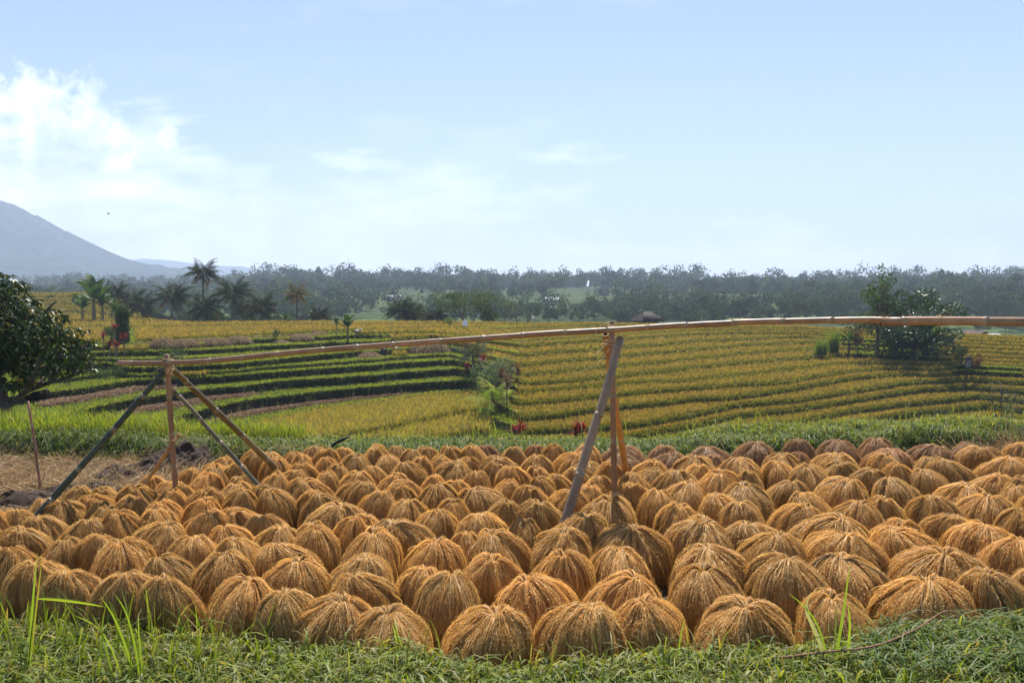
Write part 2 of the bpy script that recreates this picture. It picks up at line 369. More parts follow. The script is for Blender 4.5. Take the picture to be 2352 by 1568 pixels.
def ground_type(k, x):
    """what covers tread k at picture column x: 0 grass, 1 ripe rice, 2 harvested soil with straw"""
    x = np.asarray(x, float); t = np.zeros(len(x), int)
    R = x > RS[k] + 9 * np.sin(x * 12.9898) * 1.0
    t[R] = 1
    if k == 0 or k == -1: t[x > -600] = 1
    if k == 1: t[(x > 540) & (x < 1990)] = 1; t[(x > 230) & (x < 420)] = 1
    if k == 2: t[(x > 560) & (x < 1300)] = 2; t[(x > 1430) & (x < 1760)] = 1
    if k == 3: t[(x > 440) & (x < 590)] = 1; t[(x > 1560) & (x < 1700)] = 1
    if k == 6: t[(x > 1570) & (x < 1625)] = 1
    if k == 5: t[(x > 1380) & (x < 1760)] = 2
    if k == 7: t[(x > 680) & (x < 820)] = 1
    if k == 8: t[(x > 180) & (x < 660)] = 2
    if k == 9: t[(x > 500) & (x < 1000)] = 2; t[(x >= 1000) & (x < 1600)] = 0
    if k == 10: t[(x > 850) & (x < 1620)] = 2
    if k in (11, 12): t[(x > 700) & (x < 1960)] = 1
    # copses and gardens standing in the rice
    if k in (4, 5, 6, 7): t[(x > 3270 + 20 * k) & (x < 3760)] = 0
    if k in (9, 10): t[(x > 3820) & (x < 4096)] = 0
    return t
CG = np.array([[.060, .085, .022], [.22, .19, .06], [.12, .08, .05]])
def build_hill():
    rows = []; cols = []
    def row(p, c): rows.append(p); cols.append(c)
    n = len(cx)
    far = lip(-1).copy()
    for dd, dz in ((120, -24), (30, -12)):
        q = far.copy(); q[:, :2] += nrm(q[:, :2]) * dd; q[:, 2] += dz; row(q, np.tile(CG[0], (n, 1)))
    for k in range(-1, NE):
        L = lip(k).copy(); ty = ground_type(max(k, 0), cx); rice_r = (cx > 2060) & (k >= 0)
        L[:, 2] -= np.where(ty == 1, LOWC(cx), 0)
        L[:, 2] += .03 * vnoise(L[:, 0], L[:, 1], 1.2, k)
        row(L, CG[ty])
        if k + 1 < NE:
            Fp = foot(k); t2 = ground_type(k + 1, cx)
            Fp[:, 2] -= np.where(t2 == 1, LOWC(cx), 0)
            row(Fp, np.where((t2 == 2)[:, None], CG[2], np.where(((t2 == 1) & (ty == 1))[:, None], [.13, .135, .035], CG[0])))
            mid = .5 * Fp + .5 * lip(k + 1); t2 = np.where(t2 == 2, 0, t2); mid[:, 2] = Fp[:, 2] + .02 * vnoise(mid[:, 0], mid[:, 1], .9, 50 + k)
            row(mid, CG[t2])
    q = lip(NE - 1).copy(); q[:, :2] *= .86; q[:, 2] -= .6; row(q, np.tile(CG[0], (n, 1)))
    R = np.stack(rows); V = R.reshape(-1, 3); a, b = R.shape[:2]
    i = np.arange(a - 1)[:, None] * b + np.arange(b - 1)[None]
    Fc = np.stack([i, i + b, i + b + 1, i + 1], -1).reshape(-1, 4)
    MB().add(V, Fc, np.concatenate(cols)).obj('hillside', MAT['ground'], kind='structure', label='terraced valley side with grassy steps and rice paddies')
build_hill()
def on_tread(k, x, t):
    """world points on tread k: picture column x, t = 0 at the lip .. 1 at the foot of the step above"""
    A = lip(k); B = foot(k - 1) if k > -1 else lip(k)
    i = np.clip((x - cx[0]) / 15.0, 0, len(cx) - 1.001); j = i.astype(int); f = (i - j)[:, None]
    a = A[j] * (1 - f) + A[j + 1] * f; b = B[j] * (1 - f) + B[j + 1] * f
    return a * (1 - t[:, None]) + b * t[:, None]
def on_face(k, x, t):
    A = foot(k); B = lip(k)
    i = np.clip((x - cx[0]) / 15.0, 0, len(cx) - 1.001); j = i.astype(int); f = (i - j)[:, None]
    a = A[j] * (1 - f) + A[j + 1] * f; b = B[j] * (1 - f) + B[j + 1] * f
    return a * (1 - t[:, None]) + b * t[:, None]
def mixc(cs, n):
    cs = np.asarray(cs, float); i = rng.integers(0, len(cs), n); return cs[i] * rng.uniform(.75, 1.25, (n, 1))
def pick(x0, x1, n): return rng.uniform(x0, x1, n)
def rice_and_grass():
    rice = MB(); yrice = MB(); gr = MB(); strw = MB()
    GOLD = [[.42, .29, .088], [.36, .265, .07], [.46, .34, .11], [.30, .27, .07]]; GRN = [[.10, .145, .03], [.13, .16, .035], [.08, .125, .025]]
    YEL = [[.38, .34, .08], [.32, .32, .07], [.42, .33, .09]]
    for k in range(0, NE):
        A = lip(k); B = foot(k - 1)
        ya = 1167 + 3300 * (EYE - A[:, 2]) / A[:, 1]; yb = 1167 + 3300 * (EYE - B[:, 2]) / B[:, 1]
        band = np.maximum(ya - yb, 3) + 8                       # picture height of the tread decides how densely it is sown
        cum = np.cumsum(band); tot = cum[-1] * 15
        n = int(tot * .21); x = np.interp(rng.uniform(0, cum[-1], n), cum, cx) + rng.uniform(-8, 8, n)
        t = rng.uniform(0, 1, n); ty = ground_type(k, x); ty = np.where((ty == 2) & (t < .66 + .12 * vnoise(x, x * 0, 50, 3)), 0, ty); Pn = on_tread(k, x, t); d = Pn[:, 1]
        yel = (k in (11, 12)); m = (ty == 1) & ~(yel & (x <= 2060)); q = Pn[m].copy(); q[:, 2] -= LOWC(x[m]); nn = m.sum()
        patch = (fbm(q[:, 0], q[:, 1], 6.0, 31) * .9 + .5)[:, None]
        tipc = mixc(GOLD, nn) * (1 - .22 * patch) + mixc(GRN, nn) * .28 * patch
        rice.add(*blades(q, rng.uniform(.26, .42, nn) + .22 * (1 - LOWC(x[m]) / .22), np.minimum(.0010 * d[m], .09), rng.uniform(0, 2 * pi, nn), rng.uniform(.08, .5, nn), K=3, c0=mixc(GRN, nn) * .8, c1=tipc, tip=.45, droop=.5, cpow=2.2))
        if yel:
            m2 = (ty == 1) & (x <= 2060); q = Pn[m2]; nn = m2.sum()
            yrice.add(*blades(q, rng.uniform(.55, .95, nn), .045, rng.uniform(0, 2 * pi, nn), rng.uniform(.1, .7, nn), K=3, c0=mixc(GRN, nn), c1=mixc(YEL, nn), tip=.25, droop=.6))
        # grass on bare treads, thicker near the lip
        m = (ty == 0); q = Pn[m]; nn = m.sum()
        hh = rng.uniform(.08, .26, nn) * np.where(t[m] < .3, 1.3, .8)
        gr.add(*blades(q, hh, .0011 * d[m], rng.uniform(0, 2 * pi, nn), rng.uniform(.1, .8, nn), K=2, c0=np.array([.07, .11, .02]), c1=mixc([[.20, .27, .045], [.26, .30, .06], [.15, .22, .03]], nn), tip=.3, droop=.4))
        m = (ty == 2); q = Pn[m]; nn = m.sum()
        if nn:
            q = np.repeat(q, 4, axis=0) + rng.normal(0, .3, (nn * 4, 3)) * [1, 1, 0]; nn *= 4
            V, Fc, Cc = blades(q + [0, 0, .03], rng.uniform(.15, .5, nn), .055, rng.uniform(0, 2 * pi, nn), rng.uniform(.4, 1.6, nn), up=np.tile([0, 0, .5], (nn, 1)), K=1, c0=mixc([[.22, .14, .08], [.12, .075, .05]], nn), c1=mixc([[.34, .22, .12], [.16, .10, .06], [.26, .17, .10]], nn), tip=.8)
            strw.add(V, Fc, Cc)
        # lip fringe
        nl = 5200; x = pick(cx[0], cx[-1], nl); x = x[(x < 2075) | (ground_type(k, x) != 1)]
        q = on_tread(k, x, rng.uniform(-.02, .10, len(x))); nn = len(x); dd = q[:, 1]
        if k <= 1: q = q[x > -900]
        gr.add(*blades(q, rng.uniform(.12, .32, nn), .0011 * dd, rng.uniform(pi, 2 * pi, nn), rng.uniform(.2, 1.0, nn), K=2, c0=np.array([.10, .15, .025]), c1=mixc([[.28, .36, .06], [.34, .38, .08]], nn), tip=.3, droop=.8))
        # faces: grass coloured much darker, shade painted into the blades
        x0 = -480; Lf = lip(k); Ff = foot(k); hpx = np.maximum(3300 * (Lf[:, 2] - Ff[:, 2]) / Lf[:, 1], 2); cum = np.cumsum(hpx)
        n = int(cum[-1] * 15 * .11); x = np.interp(rng.uniform(0, cum[-1], n), cum, cx) + rng.uniform(-8, 8, n)
        q = on_face(k, x, rng.uniform(0, 1, n)); dd = q[:, 1]; isr = (x > max(RS[k], 1500)) & (ground_type(k, x) == 1)
        g = ~isr; nn = g.sum()
        q2 = q[g]; out = -nrm(np.concatenate([q2[:, :2], np.zeros((nn, 1))], 1))
        up = nrm(out * rng.uniform(.3, .9, (nn, 1)) + [0, 0, .6])
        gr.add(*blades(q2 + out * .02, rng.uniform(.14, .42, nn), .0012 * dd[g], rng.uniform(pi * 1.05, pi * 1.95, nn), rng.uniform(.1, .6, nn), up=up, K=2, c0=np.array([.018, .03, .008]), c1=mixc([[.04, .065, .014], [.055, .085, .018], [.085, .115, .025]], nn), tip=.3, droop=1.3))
        nn = isr.sum(); q2 = q[isr] + [0, -.05, -.22]
        rice.add(*blades(q2, rng.uniform(.2, .38, nn), .0010 * dd[isr], rng.uniform(pi, 2 * pi, nn), rng.uniform(.1, .5, nn), K=2, c0=mixc(GRN, nn), c1=mixc([[.17, .19, .04], [.21, .21, .05], [.14, .17, .035]], nn), tip=.4, droop=.6))
    rice.obj('rice_crop', MAT['rice'], kind='stuff', label='ripe golden rice standing on the terraces of the valley side', cat='rice')
    yrice.obj('rice_crop', MAT['rice'], kind='stuff', label='yellow green rice on the low paddies just beyond the grass bank', cat='rice')
    gr.obj('grass', MAT['grass'], kind='stuff', label='green grass covering the terrace lips and their shaded faces', cat='grass')
    strw.obj('straw', MAT['litter'], kind='stuff', label='brown stubble and straw on the harvested terraces', cat='straw')
rice_and_grass()
# ------------------------------------------------------------------ rice sheaves standing on the yard
def sheaf_mesh(name, seed, purple=False):
    r = np.random.default_rng(seed); mb = MB(); R0, H = .235, .40
    ax, ay = r.uniform(-.08, .08, 2); w1, w2, w3 = r.uniform(0, 2 * pi, 3); e1, e2 = r.uniform(0, 2 * pi, 2); lobes = r.integers(2, 4)
    Nc = r.integers(17, 27); cc = np.sort(r.uniform(0, 2 * pi, Nc)); cdep = r.uniform(.3, 1.3, Nc); clift = r.normal(0, .006, Nc); flat = r.uniform(.52, .62); tlt = r.uniform(.02, .10); ta = r.uniform(0, 2 * pi)
    split = r.uniform(0, 2 * pi); sdep, swid = r.uniform(.008, .05), r.uniform(.10, .26); tail = r.uniform(0, .26) * (r.random() < .6); tph = r.uniform(0, 2 * pi); swirl = r.uniform(-.35, .35); dip = r.uniform(.01, .045)
    def surf(phi, s, off, grooves=1.0):
        """point of the drooping dome; phi bearing, s 0 crown .. 1 ground"""
        R = R0 * (1 + .10 * np.cos(phi * 2 - e1) + .05 * np.cos(phi * lobes - e2))
        off = off + (.010 * np.sin(phi * 3 + w1 + 3 * s) + .007 * np.sin(phi * 5 + w2 - 5 * s)) * np.clip(s * 3, 0, 1)
        R = R * (1 + tail * np.exp(-((np.abs((phi - tph + pi) % (2 * pi) - pi)) / .4) ** 2) * np.clip(s, 0, 1) ** 2)
        a = np.clip(s, 0, 1.15) * pi / 2
        d = np.abs((phi[..., None] - cc + pi) % (2 * pi) - pi); ci = d.argmin(-1); du = d.min(-1) / (pi / Nc * 1.4)
        off = off - grooves * .008 * cdep[ci] * np.minimum(du, 1.3) ** 2 * np.clip(s * 2.2, 0, 1) + clift[ci]
        off = off - sdep * np.exp(-((np.abs((phi - split + pi) % (2 * pi) - pi)) / swid) ** 2) * np.clip(s * 3, 0, 1)
        rr = R * (np.sin(np.minimum(a, pi / 2)) ** .88 + .06 * np.clip(s - .35, 0, 1)); zz = H * np.maximum(np.cos(np.minimum(a, pi / 2 * .995)), 0) ** flat * (1 - tlt * np.cos(phi - ta) * np.clip(s * 2, 0, 1))
        nr = np.sin(a) ** 1.2; nz = np.maximum(np.cos(a), 0)
        rr = rr + off * nr - np.maximum(s - .8, 0) * .04; zz = zz + off * nz
        zz = zz - dip * np.exp(-(s / .06) ** 2) + .012 * np.exp(-((s - .16) / .08) ** 2)
        ph = phi + swirl * s * .5
        k = (1 - np.clip(s, 0, 1)) ** 1.2
        return np.stack([ax * k + rr * np.cos(ph), ay * k + rr * np.sin(ph), np.maximum(zz, .0)], -1)
    # inner body, coloured dark to deepen the shadow gaps between strands
    pa = np.linspace(0, 2 * pi, 49)[:-1]; ss = np.linspace(.0, 1.0, 13); Pg, Sg = np.meshgrid(pa, ss)
    V = surf(Pg.ravel(), Sg.ravel(), np.full(Pg.size, -.022)); i = np.arange(12)[:, None] * 48; j = np.arange(48)[None]; k = (j + 1) % 48
    mb.add(V, np.stack([i + j, i + 48 + j, i + 48 + k, i + k], -1).reshape(-1, 4), np.array([.17, .095, .038]), 1)
    n, K = 5200, 9
    phi = r.uniform(0, 2 * pi, n); ci = np.abs((phi[:, None] - cc + pi) % (2 * pi) - pi).argmin(1)
    dphi = ((cc[ci] - phi + pi) % (2 * pi)) - pi
    s0 = np.abs(r.normal(0, .09, n)); L = r.uniform(.45, 1.0, n); late = r.random(n) < .45; s0[late] = r.uniform(.05, .55, late.sum())
    s1 = np.minimum(s0 + L, r.uniform(.96, 1.03, n)); off = r.normal(0, .010, n); amp = r.normal(0, .055, n); frq = r.uniform(2, 6, n)
    wild = r.random(n) < .05
    t = np.linspace(0, 1, K + 1)[None]; S = s0[:, None] + (s1 - s0)[:, None] * t
    PH = phi[:, None] + dphi[:, None] * .2 * np.clip(S, 0, 1) + amp[:, None] * np.sin(frq[:, None] * t) * 1.6
    OFF = off[:, None] + np.where(wild, r.uniform(.01, .035, n), 0)[:, None] * t ** 1.5 + .006 * np.sin(t * 9 + phi[:, None] * 7)
    Pt = surf(PH, S, OFF); n1 = surf(PH, S, OFF + .01, 1.0) - Pt
    T = nrm(np.gradient(Pt, axis=1)); Nn = nrm(n1 + 1e-5); Sd = nrm(np.cross(T, Nn)); tw = r.normal(0, .6, n)[:, None, None]
    Sd = nrm(Sd * np.cos(tw) + Nn * np.sin(tw)); wd = r.uniform(.0010, .0024, n)[:, None, None] * (1 - .55 * t[..., None] ** 3)
    V = np.stack([Pt - Sd * wd, Pt + Sd * wd], 2).reshape(-1, 3)
    b = ((np.arange(n) * (K + 1) * 2)[:, None] + (np.arange(K) * 2)[None]).ravel()
    pal = np.array([[.74, .50, .185], [.66, .42, .135], [.83, .62, .29], [.55, .32, .085], [.72, .46, .15]])
    if purple: pal = np.array([[.56, .36, .19], [.48, .30, .15], [.64, .44, .25], [.44, .26, .11]])
    col = pal[r.integers(0, len(pal), n)] * r.uniform(.62, 1.15, (n, 1))
    mb.add(V, np.stack([b, b + 1, b + 3, b + 2], -1), np.repeat(col, (K + 1) * 2, axis=0))
    # grains strung along the panicles
    G = 8; gi = np.repeat(np.arange(n), G); gt = r.uniform(.12, 1, n * G); kk = gt * K; k0 = np.minimum(kk.astype(int), K - 1); fr = (kk - k0)[:, None]
    Pg = Pt[gi, k0] * (1 - fr) + Pt[gi, k0 + 1] * fr; Tg = T[gi, k0]; Sg = Sd[gi, k0] * r.choice([-1, 1], n * G)[:, None]; Ng = Nn[gi, k0]
    dg = nrm(Tg + Sg * r.uniform(.2, .8, (n * G, 1)) + Ng * r.uniform(-.1, .5, (n * G, 1))); pg = nrm(np.cross(dg, Ng + r.normal(0, .5, (n * G, 3))))
    ln = r.uniform(.006, .011, (n * G, 1)); c = Pg + Sg * .003 + Ng * .001
    V = np.stack([c, c + dg * ln * .5 + pg * .0021, c + dg * ln, c + dg * ln * .5 - pg * .0021], 1).reshape(-1, 3)
    gc = np.minimum(col[gi] * r.uniform(.8, 1.4, (n * G, 1)), .95)
    mb.add(V, np.arange(n * G * 4).reshape(-1, 4), np.repeat(gc, 4, axis=0))
    # short awns bristling on the crown
    q = 240; p0 = r.uniform(0, 2 * pi, q); sa = r.uniform(.0, .5, q); A = surf(p0, sa, np.zeros(q)); o = nrm(np.stack([np.cos(p0), np.sin(p0), r.uniform(.1, 1.3, q)], -1))
    Bp = A + o * r.uniform(.02, .055, (q, 1)); sd = nrm(np.cross(o, r.normal(size=(q, 3)))) * .0012
    mb.add(np.stack([A - sd, A + sd, Bp], 1).reshape(-1, 3), np.arange(q * 3).reshape(-1, 3), pal[0] * 1.1)
    return mb.mesh(name, [MAT['straw'], MAT['core']])
NV = 18
SH = [sheaf_mesh('rice_sheaf', 100 + i) for i in range(NV)]
SHP = [sheaf_mesh('rice_sheaf', 300 + i, True) for i in range(3)]
ORD = "first second third fourth fifth sixth seventh eighth ninth tenth eleventh twelfth thirteenth fourteenth fifteenth sixteenth seventeenth eighteenth nineteenth twentieth".split()
ORD += ['twenty-' + o for o in ORD[:9]] + ['thirtieth'] + ['thirty-' + o for o in ORD[:9]]
SHEAVES = "1940,2453,340,0 1587,2449,332,0 2323,2443,357,0 1323,2400,323,0 2604,2400,315,0 2966,2400,349,0 3351,2392,287,0 1162,2375,298,0 966,2345,276,0 698,2337,221,0 3681,2337,340,0 1791,2315,289,0 2485,2315,272,0 4008,2311,270,0 2153,2309,315,0 1472,2307,255,0 510,2295,264,0 2834,2283,306,0 315,2282,238,0 4186,2276,261,0 3136,2253,298,0 1677,2252,238,0 183,2248,238,0 885,2244,247,0 1183,2239,264,0 1966,2231,255,0 3402,2225,340,0 1442,2222,281,0 698,2220,230,0 2255,2218,264,0 55,2205,187,0 2485,2200,255,0 3726,2193,357,0 1157,2184,247,0 510,2180,255,0 2847,2177,298,0 1732,2167,247,0 4053,2164,238,0 -64,2163,187,0 974,2163,221,0 238,2161,179,0 1481,2150,238,0 778,2148,238,0 400,2146,204,0 3068,2143,242,0 1983,2141,264,0 3351,2138,289,0 2238,2133,255,0 1872,2129,153,0 1272,2120,204,0 3636,2117,281,0 2515,2113,264,0 -26,2112,162,0 64,2108,230,0 1106,2105,204,0 2106,2103,153,0 638,2095,238,0 940,2095,174,0 3038,2092,272,0 3925,2091,289,0 1234,2086,170,0 1413,2086,170,0 2791,2083,264,0 4202,2083,213,0 332,2078,187,0 2298,2075,230,0 502,2067,196,0 3317,2066,272,0 213,2065,179,0 1523,2063,128,0 1578,2063,247,0 3568,2062,196,0 1928,2058,221,0 3819,2057,230,0 638,2056,170,0 1072,2056,170,0 1728,2054,187,0 425,2052,128,0 817,2052,187,0 -13,2052,85,0 64,2042,140,0 4053,2040,187,0 2719,2038,191,0 979,2026,187,0 3187,2023,204,0 1340,2022,230,0 272,2018,187,0 421,2018,119,0 2013,2018,162,0 2153,2018,213,0 2961,2015,204,0 659,2012,170,0 808,2012,179,0 1638,2012,162,0 506,2005,153,0 2434,2005,230,0 3432,2002,213,0 1804,2001,170,0 3738,1998,213,0 4168,1998,187,0 196,1993,162,0 3526,1993,170,0 2902,1989,200,0 3938,1989,221,0 404,1986,162,0 1298,1984,162,0 1498,1980,162,0 962,1978,145,0 2251,1975,179,0 808,1974,162,0 3253,1972,183,0 698,1971,153,0 2621,1968,183,0 298,1967,136,0 1115,1965,183,0 566,1959,170,0 4062,1959,140,0 1034,1958,85,0 1247,1958,128,0 1749,1958,179,0 1591,1954,149,0 2132,1954,162,0 1940,1950,204,0 438,1946,128,0 2991,1943,213,0 2515,1938,170,0 928,1937,166,0 1417,1933,183,0 2004,1933,128,0 2323,1933,166,0 2732,1930,183,0 3840,1930,213,0 736,1929,85,0 664,1927,140,0 3351,1925,221,0 1625,1924,157,0 3594,1921,183,0 1813,1920,157,0 3123,1917,170,0 812,1916,153,0 2183,1916,119,0 1234,1914,183,0 4070,1913,145,0 1093,1912,140,0 2387,1912,115,0 1728,1910,115,0 638,1908,119,0 1906,1901,136,0 2991,1900,128,0 2540,1900,140,0 2238,1899,102,0 987,1897,128,0 2672,1896,170,0 2868,1896,204,0 3964,1896,170,0 1566,1895,136,0 1417,1892,162,0 1298,1890,119,0 842,1888,140,0 2587,1887,153,0 753,1886,102,0 1149,1886,140,0 3704,1879,170,0 4185,1879,170,0 2059,1878,145,0 2315,1875,140,0 2770,1872,119,0 3232,1872,170,0 3496,1872,179,0 1498,1871,128,0 940,1869,115,0 1979,1869,123,0 3577,1868,128,0 2161,1867,111,0 1642,1863,149,0 859,1861,119,0 1357,1861,128,0 2446,1861,128,0 2591,1858,149,0 3144,1858,179,0 3811,1855,170,0 1225,1854,128,0 3351,1853,153,0 2966,1849,183,0 2323,1848,170,0 1115,1846,136,0 1813,1841,170,0 1315,1837,119,0 4011,1836,187,0 1676,1835,106,0 893,1833,128,0 2774,1832,187,0 3547,1832,149,0 1553,1829,128,0 1864,1827,106,0 1770,1827,106,0 2144,1827,157,0 1991,1824,170,0 3747,1823,170,0 2851,1821,128,1 3140,1821,162,0 1217,1820,115,0 1434,1820,140,0 2974,1819,149,0 3334,1819,187,0 2494,1817,170,1 4151,1815,170,0 1021,1814,111,0 1642,1814,111,0 2281,1814,140,0 1093,1812,106,0 3195,1811,106,1 1310,1810,111,0 2672,1807,170,1 1170,1805,106,0 1523,1801,115,0 3555,1800,187,1 2047,1799,111,0 1804,1795,106,0 1911,1795,102,0 2349,1793,128,0 3917,1791,187,0 2651,1790,128,1 1391,1788,106,0 1268,1786,111,0 1595,1786,89,0 2195,1786,102,0 2485,1785,179,1 2847,1785,170,1 1502,1784,106,0 1702,1784,111,0 1949,1784,94,1 2153,1780,111,1 3017,1775,170,1 3717,1774,179,1 3874,1772,149,1 4074,1772,128,0 3195,1770,140,1 3355,1766,162,1 3504,1766,145,1"
SHP_POS = []
def build_sheaves():
    S = []
    for s in SHEAVES.split():
        x, y, wpx, p = [int(q) for q in s.split(',')]
        top = EYE - .395
        P = GS(x, y + 3, top); d = P[1]; W = min(max(wpx * d / 3300, .31), .60)
        S.append(dict(x=x, y=y, P=P, W=W, p=p, d=d))
    # the silhouette's top lies a little behind the crown's middle: pull each sheaf forward by a bit
    for s in S:
        s['X'] = s['P'][0]; s['Y'] = s['P'][1] - .02
    # push apart those that would stand inside one another
    for it in range(30):
        for i, a in enumerate(S):
            for b in S[i + 1:]:
                dx = b['X'] - a['X']; dy = b['Y'] - a['Y']; q = math.hypot(dx, dy); m = .40 * (a['W'] + b['W']) * .9
                if q < m and q > 1e-4:
                    k = (m - q) / q * .25; a['X'] -= dx * k * .5; b['X'] += dx * k * .5; a['Y'] -= dy * k; b['Y'] += dy * k
    S.sort(key=lambda s: s['y'], reverse=True)
    # rows: successive bands of depth across the yard
    rows = []
    for s in sorted(S, key=lambda s: s['Y']):
        s['r'] = int((s['Y'] - 4.35) / .44)
    rs = sorted(set(s['r'] for s in S)); rem = {r: i for i, r in enumerate(rs)}
    for r in rs:
        q = sorted([s for s in S if s['r'] == r], key=lambda s: s['X'])
        for i, s in enumerate(q): s['i'] = i; s['n'] = len(q); s['row'] = rem[r]
    for j, s in enumerate(S):
        me = SHP[rng.integers(3)] if s['p'] else SH[rng.integers(NV)]
        o = bpy.data.objects.new('rice_sheaf', me); COL.objects.link(o)
        z = float(near_h(s['X'], s['Y']))
        sxy = s['W'] / .47 * 1.05; o.location = (s['X'], s['Y'], z - .005)
        o.scale = (sxy * rng.uniform(.94, 1.08), sxy * rng.uniform(.86, 1.0), (.395 - z * .7) / .40 * rng.uniform(.95, 1.08))
        o.rotation_euler = (rng.normal(0, .05), rng.normal(0, .05), rng.uniform(0, 2 * pi))
        k = rng.uniform(.90, 1.16); warm = min(abs(rng.normal(0, .03)), .06); o.color = (k * (1 + warm), k, k * (1 - 1.6 * warm), 1)
        tone = 'purplish brown' if s['p'] else ('pale straw' if k > 1.05 else 'amber' if (k < .95 or warm > .045) else 'golden')
        size = 'wide ' if s['W'] > .5 else 'narrow ' if s['W'] < .38 else ''
        if s['row'] == 0: where = 'row nearest the front grass'
        else: where = ORD[s['row']] + ' row behind the front grass'
        i, n = s['i'], s['n']
        pos = 'leftmost' if i == 0 else 'rightmost' if i == n - 1 else (ORD[i] + ' from left' if i < n - 1 - i else ORD[n - 1 - i] + ' from right')
        tag(o, f"{tone} rice sheaf, {pos} in the {where}", 'rice sheaf', 'rice sheaves drying in rows')
build_sheaves()

# ------------------------------------------------------------------ bamboo frame
def bamboo(pts, r0, r1, c, node=.32, c2=None, parent=None, name='bamboo_pole', label=None, hollow=False, seed=1, nodes=True):
    pts = smoothcurve(pts, 40) if len(pts) > 2 else np.linspace(pts[0], pts[1], 40)
    seg = np.concatenate([[0], np.cumsum(np.linalg.norm(np.diff(pts, axis=0), axis=1))]); L = seg[-1]
    r = np.random.default_rng(seed); nd = []; q = r.uniform(.1, .3)
    while q < L: nd.append(q); q += node * r.uniform(.85, 1.2)
    ks = [0, L]
    for q in nd: ks += [q - .03, q - .010, q - .004, q + .004, q + .010, q + .03]
    ks += list(np.arange(0, L, .12)); ks = np.array(sorted(k for k in set(ks) if 0 <= k <= L))
    P = np.stack([np.interp(ks, seg, pts[:, i]) for i in range(3)], -1); R = r0 + (r1 - r0) * ks / L
    c = np.array(c, float); c2 = c if c2 is None else np.array(c2, float)
    Cc = c[None] * (1 - (ks / L)[:, None]) + c2[None] * (ks / L)[:, None]
    segi = np.searchsorted(nd, ks); hue = r.uniform(.78, 1.2, len(nd) + 1); Cc = Cc * hue[segi][:, None]
    for q in nd:
        d = np.abs(ks - q); R = R * (1 + .12 * (d < .0045) - .03 * ((d > .008) & (d < .012)))
        Cc = np.where((d < .0105)[:, None], Cc * .35 + np.array([.34, .27, .17]) * .55, Cc)
    bendn = np.array([r.normal(0, .0015, 3) for _ in range(len(nd) + 1)]); P = P + bendn[segi]
    mb = MB()
    add_tube(mb, P, R, 18, Cc, caps=not hollow)
    if hollow:
        T = nrm(P[0] - P[1]); rr = R[0]
        inner = np.array([P[0], P[0] - T * .12]); add_tube(mb, inner, [rr * .72, rr * .7], 18, [.10, .06, .03], caps=False)  # inner wall and floor coloured dark, painted shade of the hollow
        V1, _, _ = tube(P, R, 18, False); V2, _, _ = tube(inner, [rr * .72, rr * .7], 18, False)
        # rim
        A = V1[:18]; ang = V1[:18] - P[0]; Bq = P[0] + ang * .72; k = np.arange(18)
        mb.add(np.concatenate([A, Bq]), np.stack([k, (k + 1) % 18, (k + 1) % 18 + 18, k + 18], -1), [.5, .33, .16])
        mb.add(np.concatenate([Bq - T * .12, [P[0] - T * .12]]), np.stack([k, (k + 1) % 18, np.full(18, 18)], -1), [.05, .03, .015])
        e = V1[-18:]; mb.add(np.concatenate([e, [P[-1]]]), np.stack([k, (k + 1) % 18, np.full(18, 18)], -1), [.3, .2, .1])
    o = mb.obj(name, MAT['bamboo'], parent, smooth=True)
    if label: o['label'] = label
    return o
def lashing(c, axis, rad, turns, pitch, name, parent, loose=(), seed=0, tr=.0042):
    """split bamboo binding wound round a joint, with loose ends"""
    r = np.random.default_rng(seed); axis = nrm(np.array(axis, float)); a = nrm(np.cross(axis, [.3, .9, .2])); b = np.cross(axis, a)
    t = np.linspace(0, turns * 2 * pi, int(turns * 26)); k = 1 + .10 * np.sin(t * .37 + seed) + .05 * np.sin(t * 1.7)
    P = np.array(c) + (a * np.cos(t)[:, None] + b * np.sin(t)[:, None]) * (rad * k)[:, None] + axis * (pitch * (t / (2 * pi) - turns / 2) + .006 * np.sin(t * .5 + seed))[:, None]
    mb = MB(); add_tube(mb, P, tr, 5, [.50, .34, .18])
    for pts in loose: add_tube(mb, smoothcurve(pts, 16), np.linspace(tr * .7, tr * .3, 16), 5, [.60, .46, .28])
    return mb.obj(name, MAT['rope'], parent, smooth=True)
TAN, BRN, GRN_, OLV, ORG = [.30, .165, .08], [.24, .13, .065], [.045, .055, .028], [.16, .115, .035], [.44, .22, .055]
tl = empty('bamboo_trestle', (-3.1, 7.6, 0), label='left bamboo trestle of five lashed poles, two of them dark green, among the sheaves', cat='trestle', group='trestles carrying the long bamboo rail')
def rel(p, e): return [np.asarray(q) - np.array(e.location) for q in p]
def pole_at(e, pts, *a, **k): return bamboo(rel(pts, e), *a, parent=e, **k)
pole_at(tl, [PD(383, 814, 7.56), PD(391, 950, 7.58), PD(410, 1219, 7.6)], .0235, .0265, TAN, c2=BRN, name='post', node=.30, seed=3)
pole_at(tl, [PD(376, 853, 7.50), PD(225, 1027, 7.12), PD(-24, 1306, 6.5)], .0235, .032, GRN_, name='brace', label='dark green brace slanting down to the left', node=.36, seed=4)
pole_at(tl, [PD(386, 838, 7.62), PD(505, 950, 8.1), PD(708, 1148, 8.8)], .0265, .033, OLV, name='brace', label='olive brace slanting away to the right', node=.40, seed=5)
pole_at(tl, [PD(376, 873, 7.64), PD(395, 893, 7.65), PD(475, 980, 7.62), PD(694, 1228, 7.5)], .019, .022, [.16, .13, .06], c2=[.075, .09, .06], name='brace', node=.30, seed=6)
pole_at(tl, [PD(413, 996, 7.64), PD(395, 1020, 7.65), PD(262, 1213, 7.7)], .018, .018, ORG, c2=OLV, name='prop', node=.30, seed=7, hollow=True)
lc = PD(385, 832, 7.54) - np.array(tl.location)
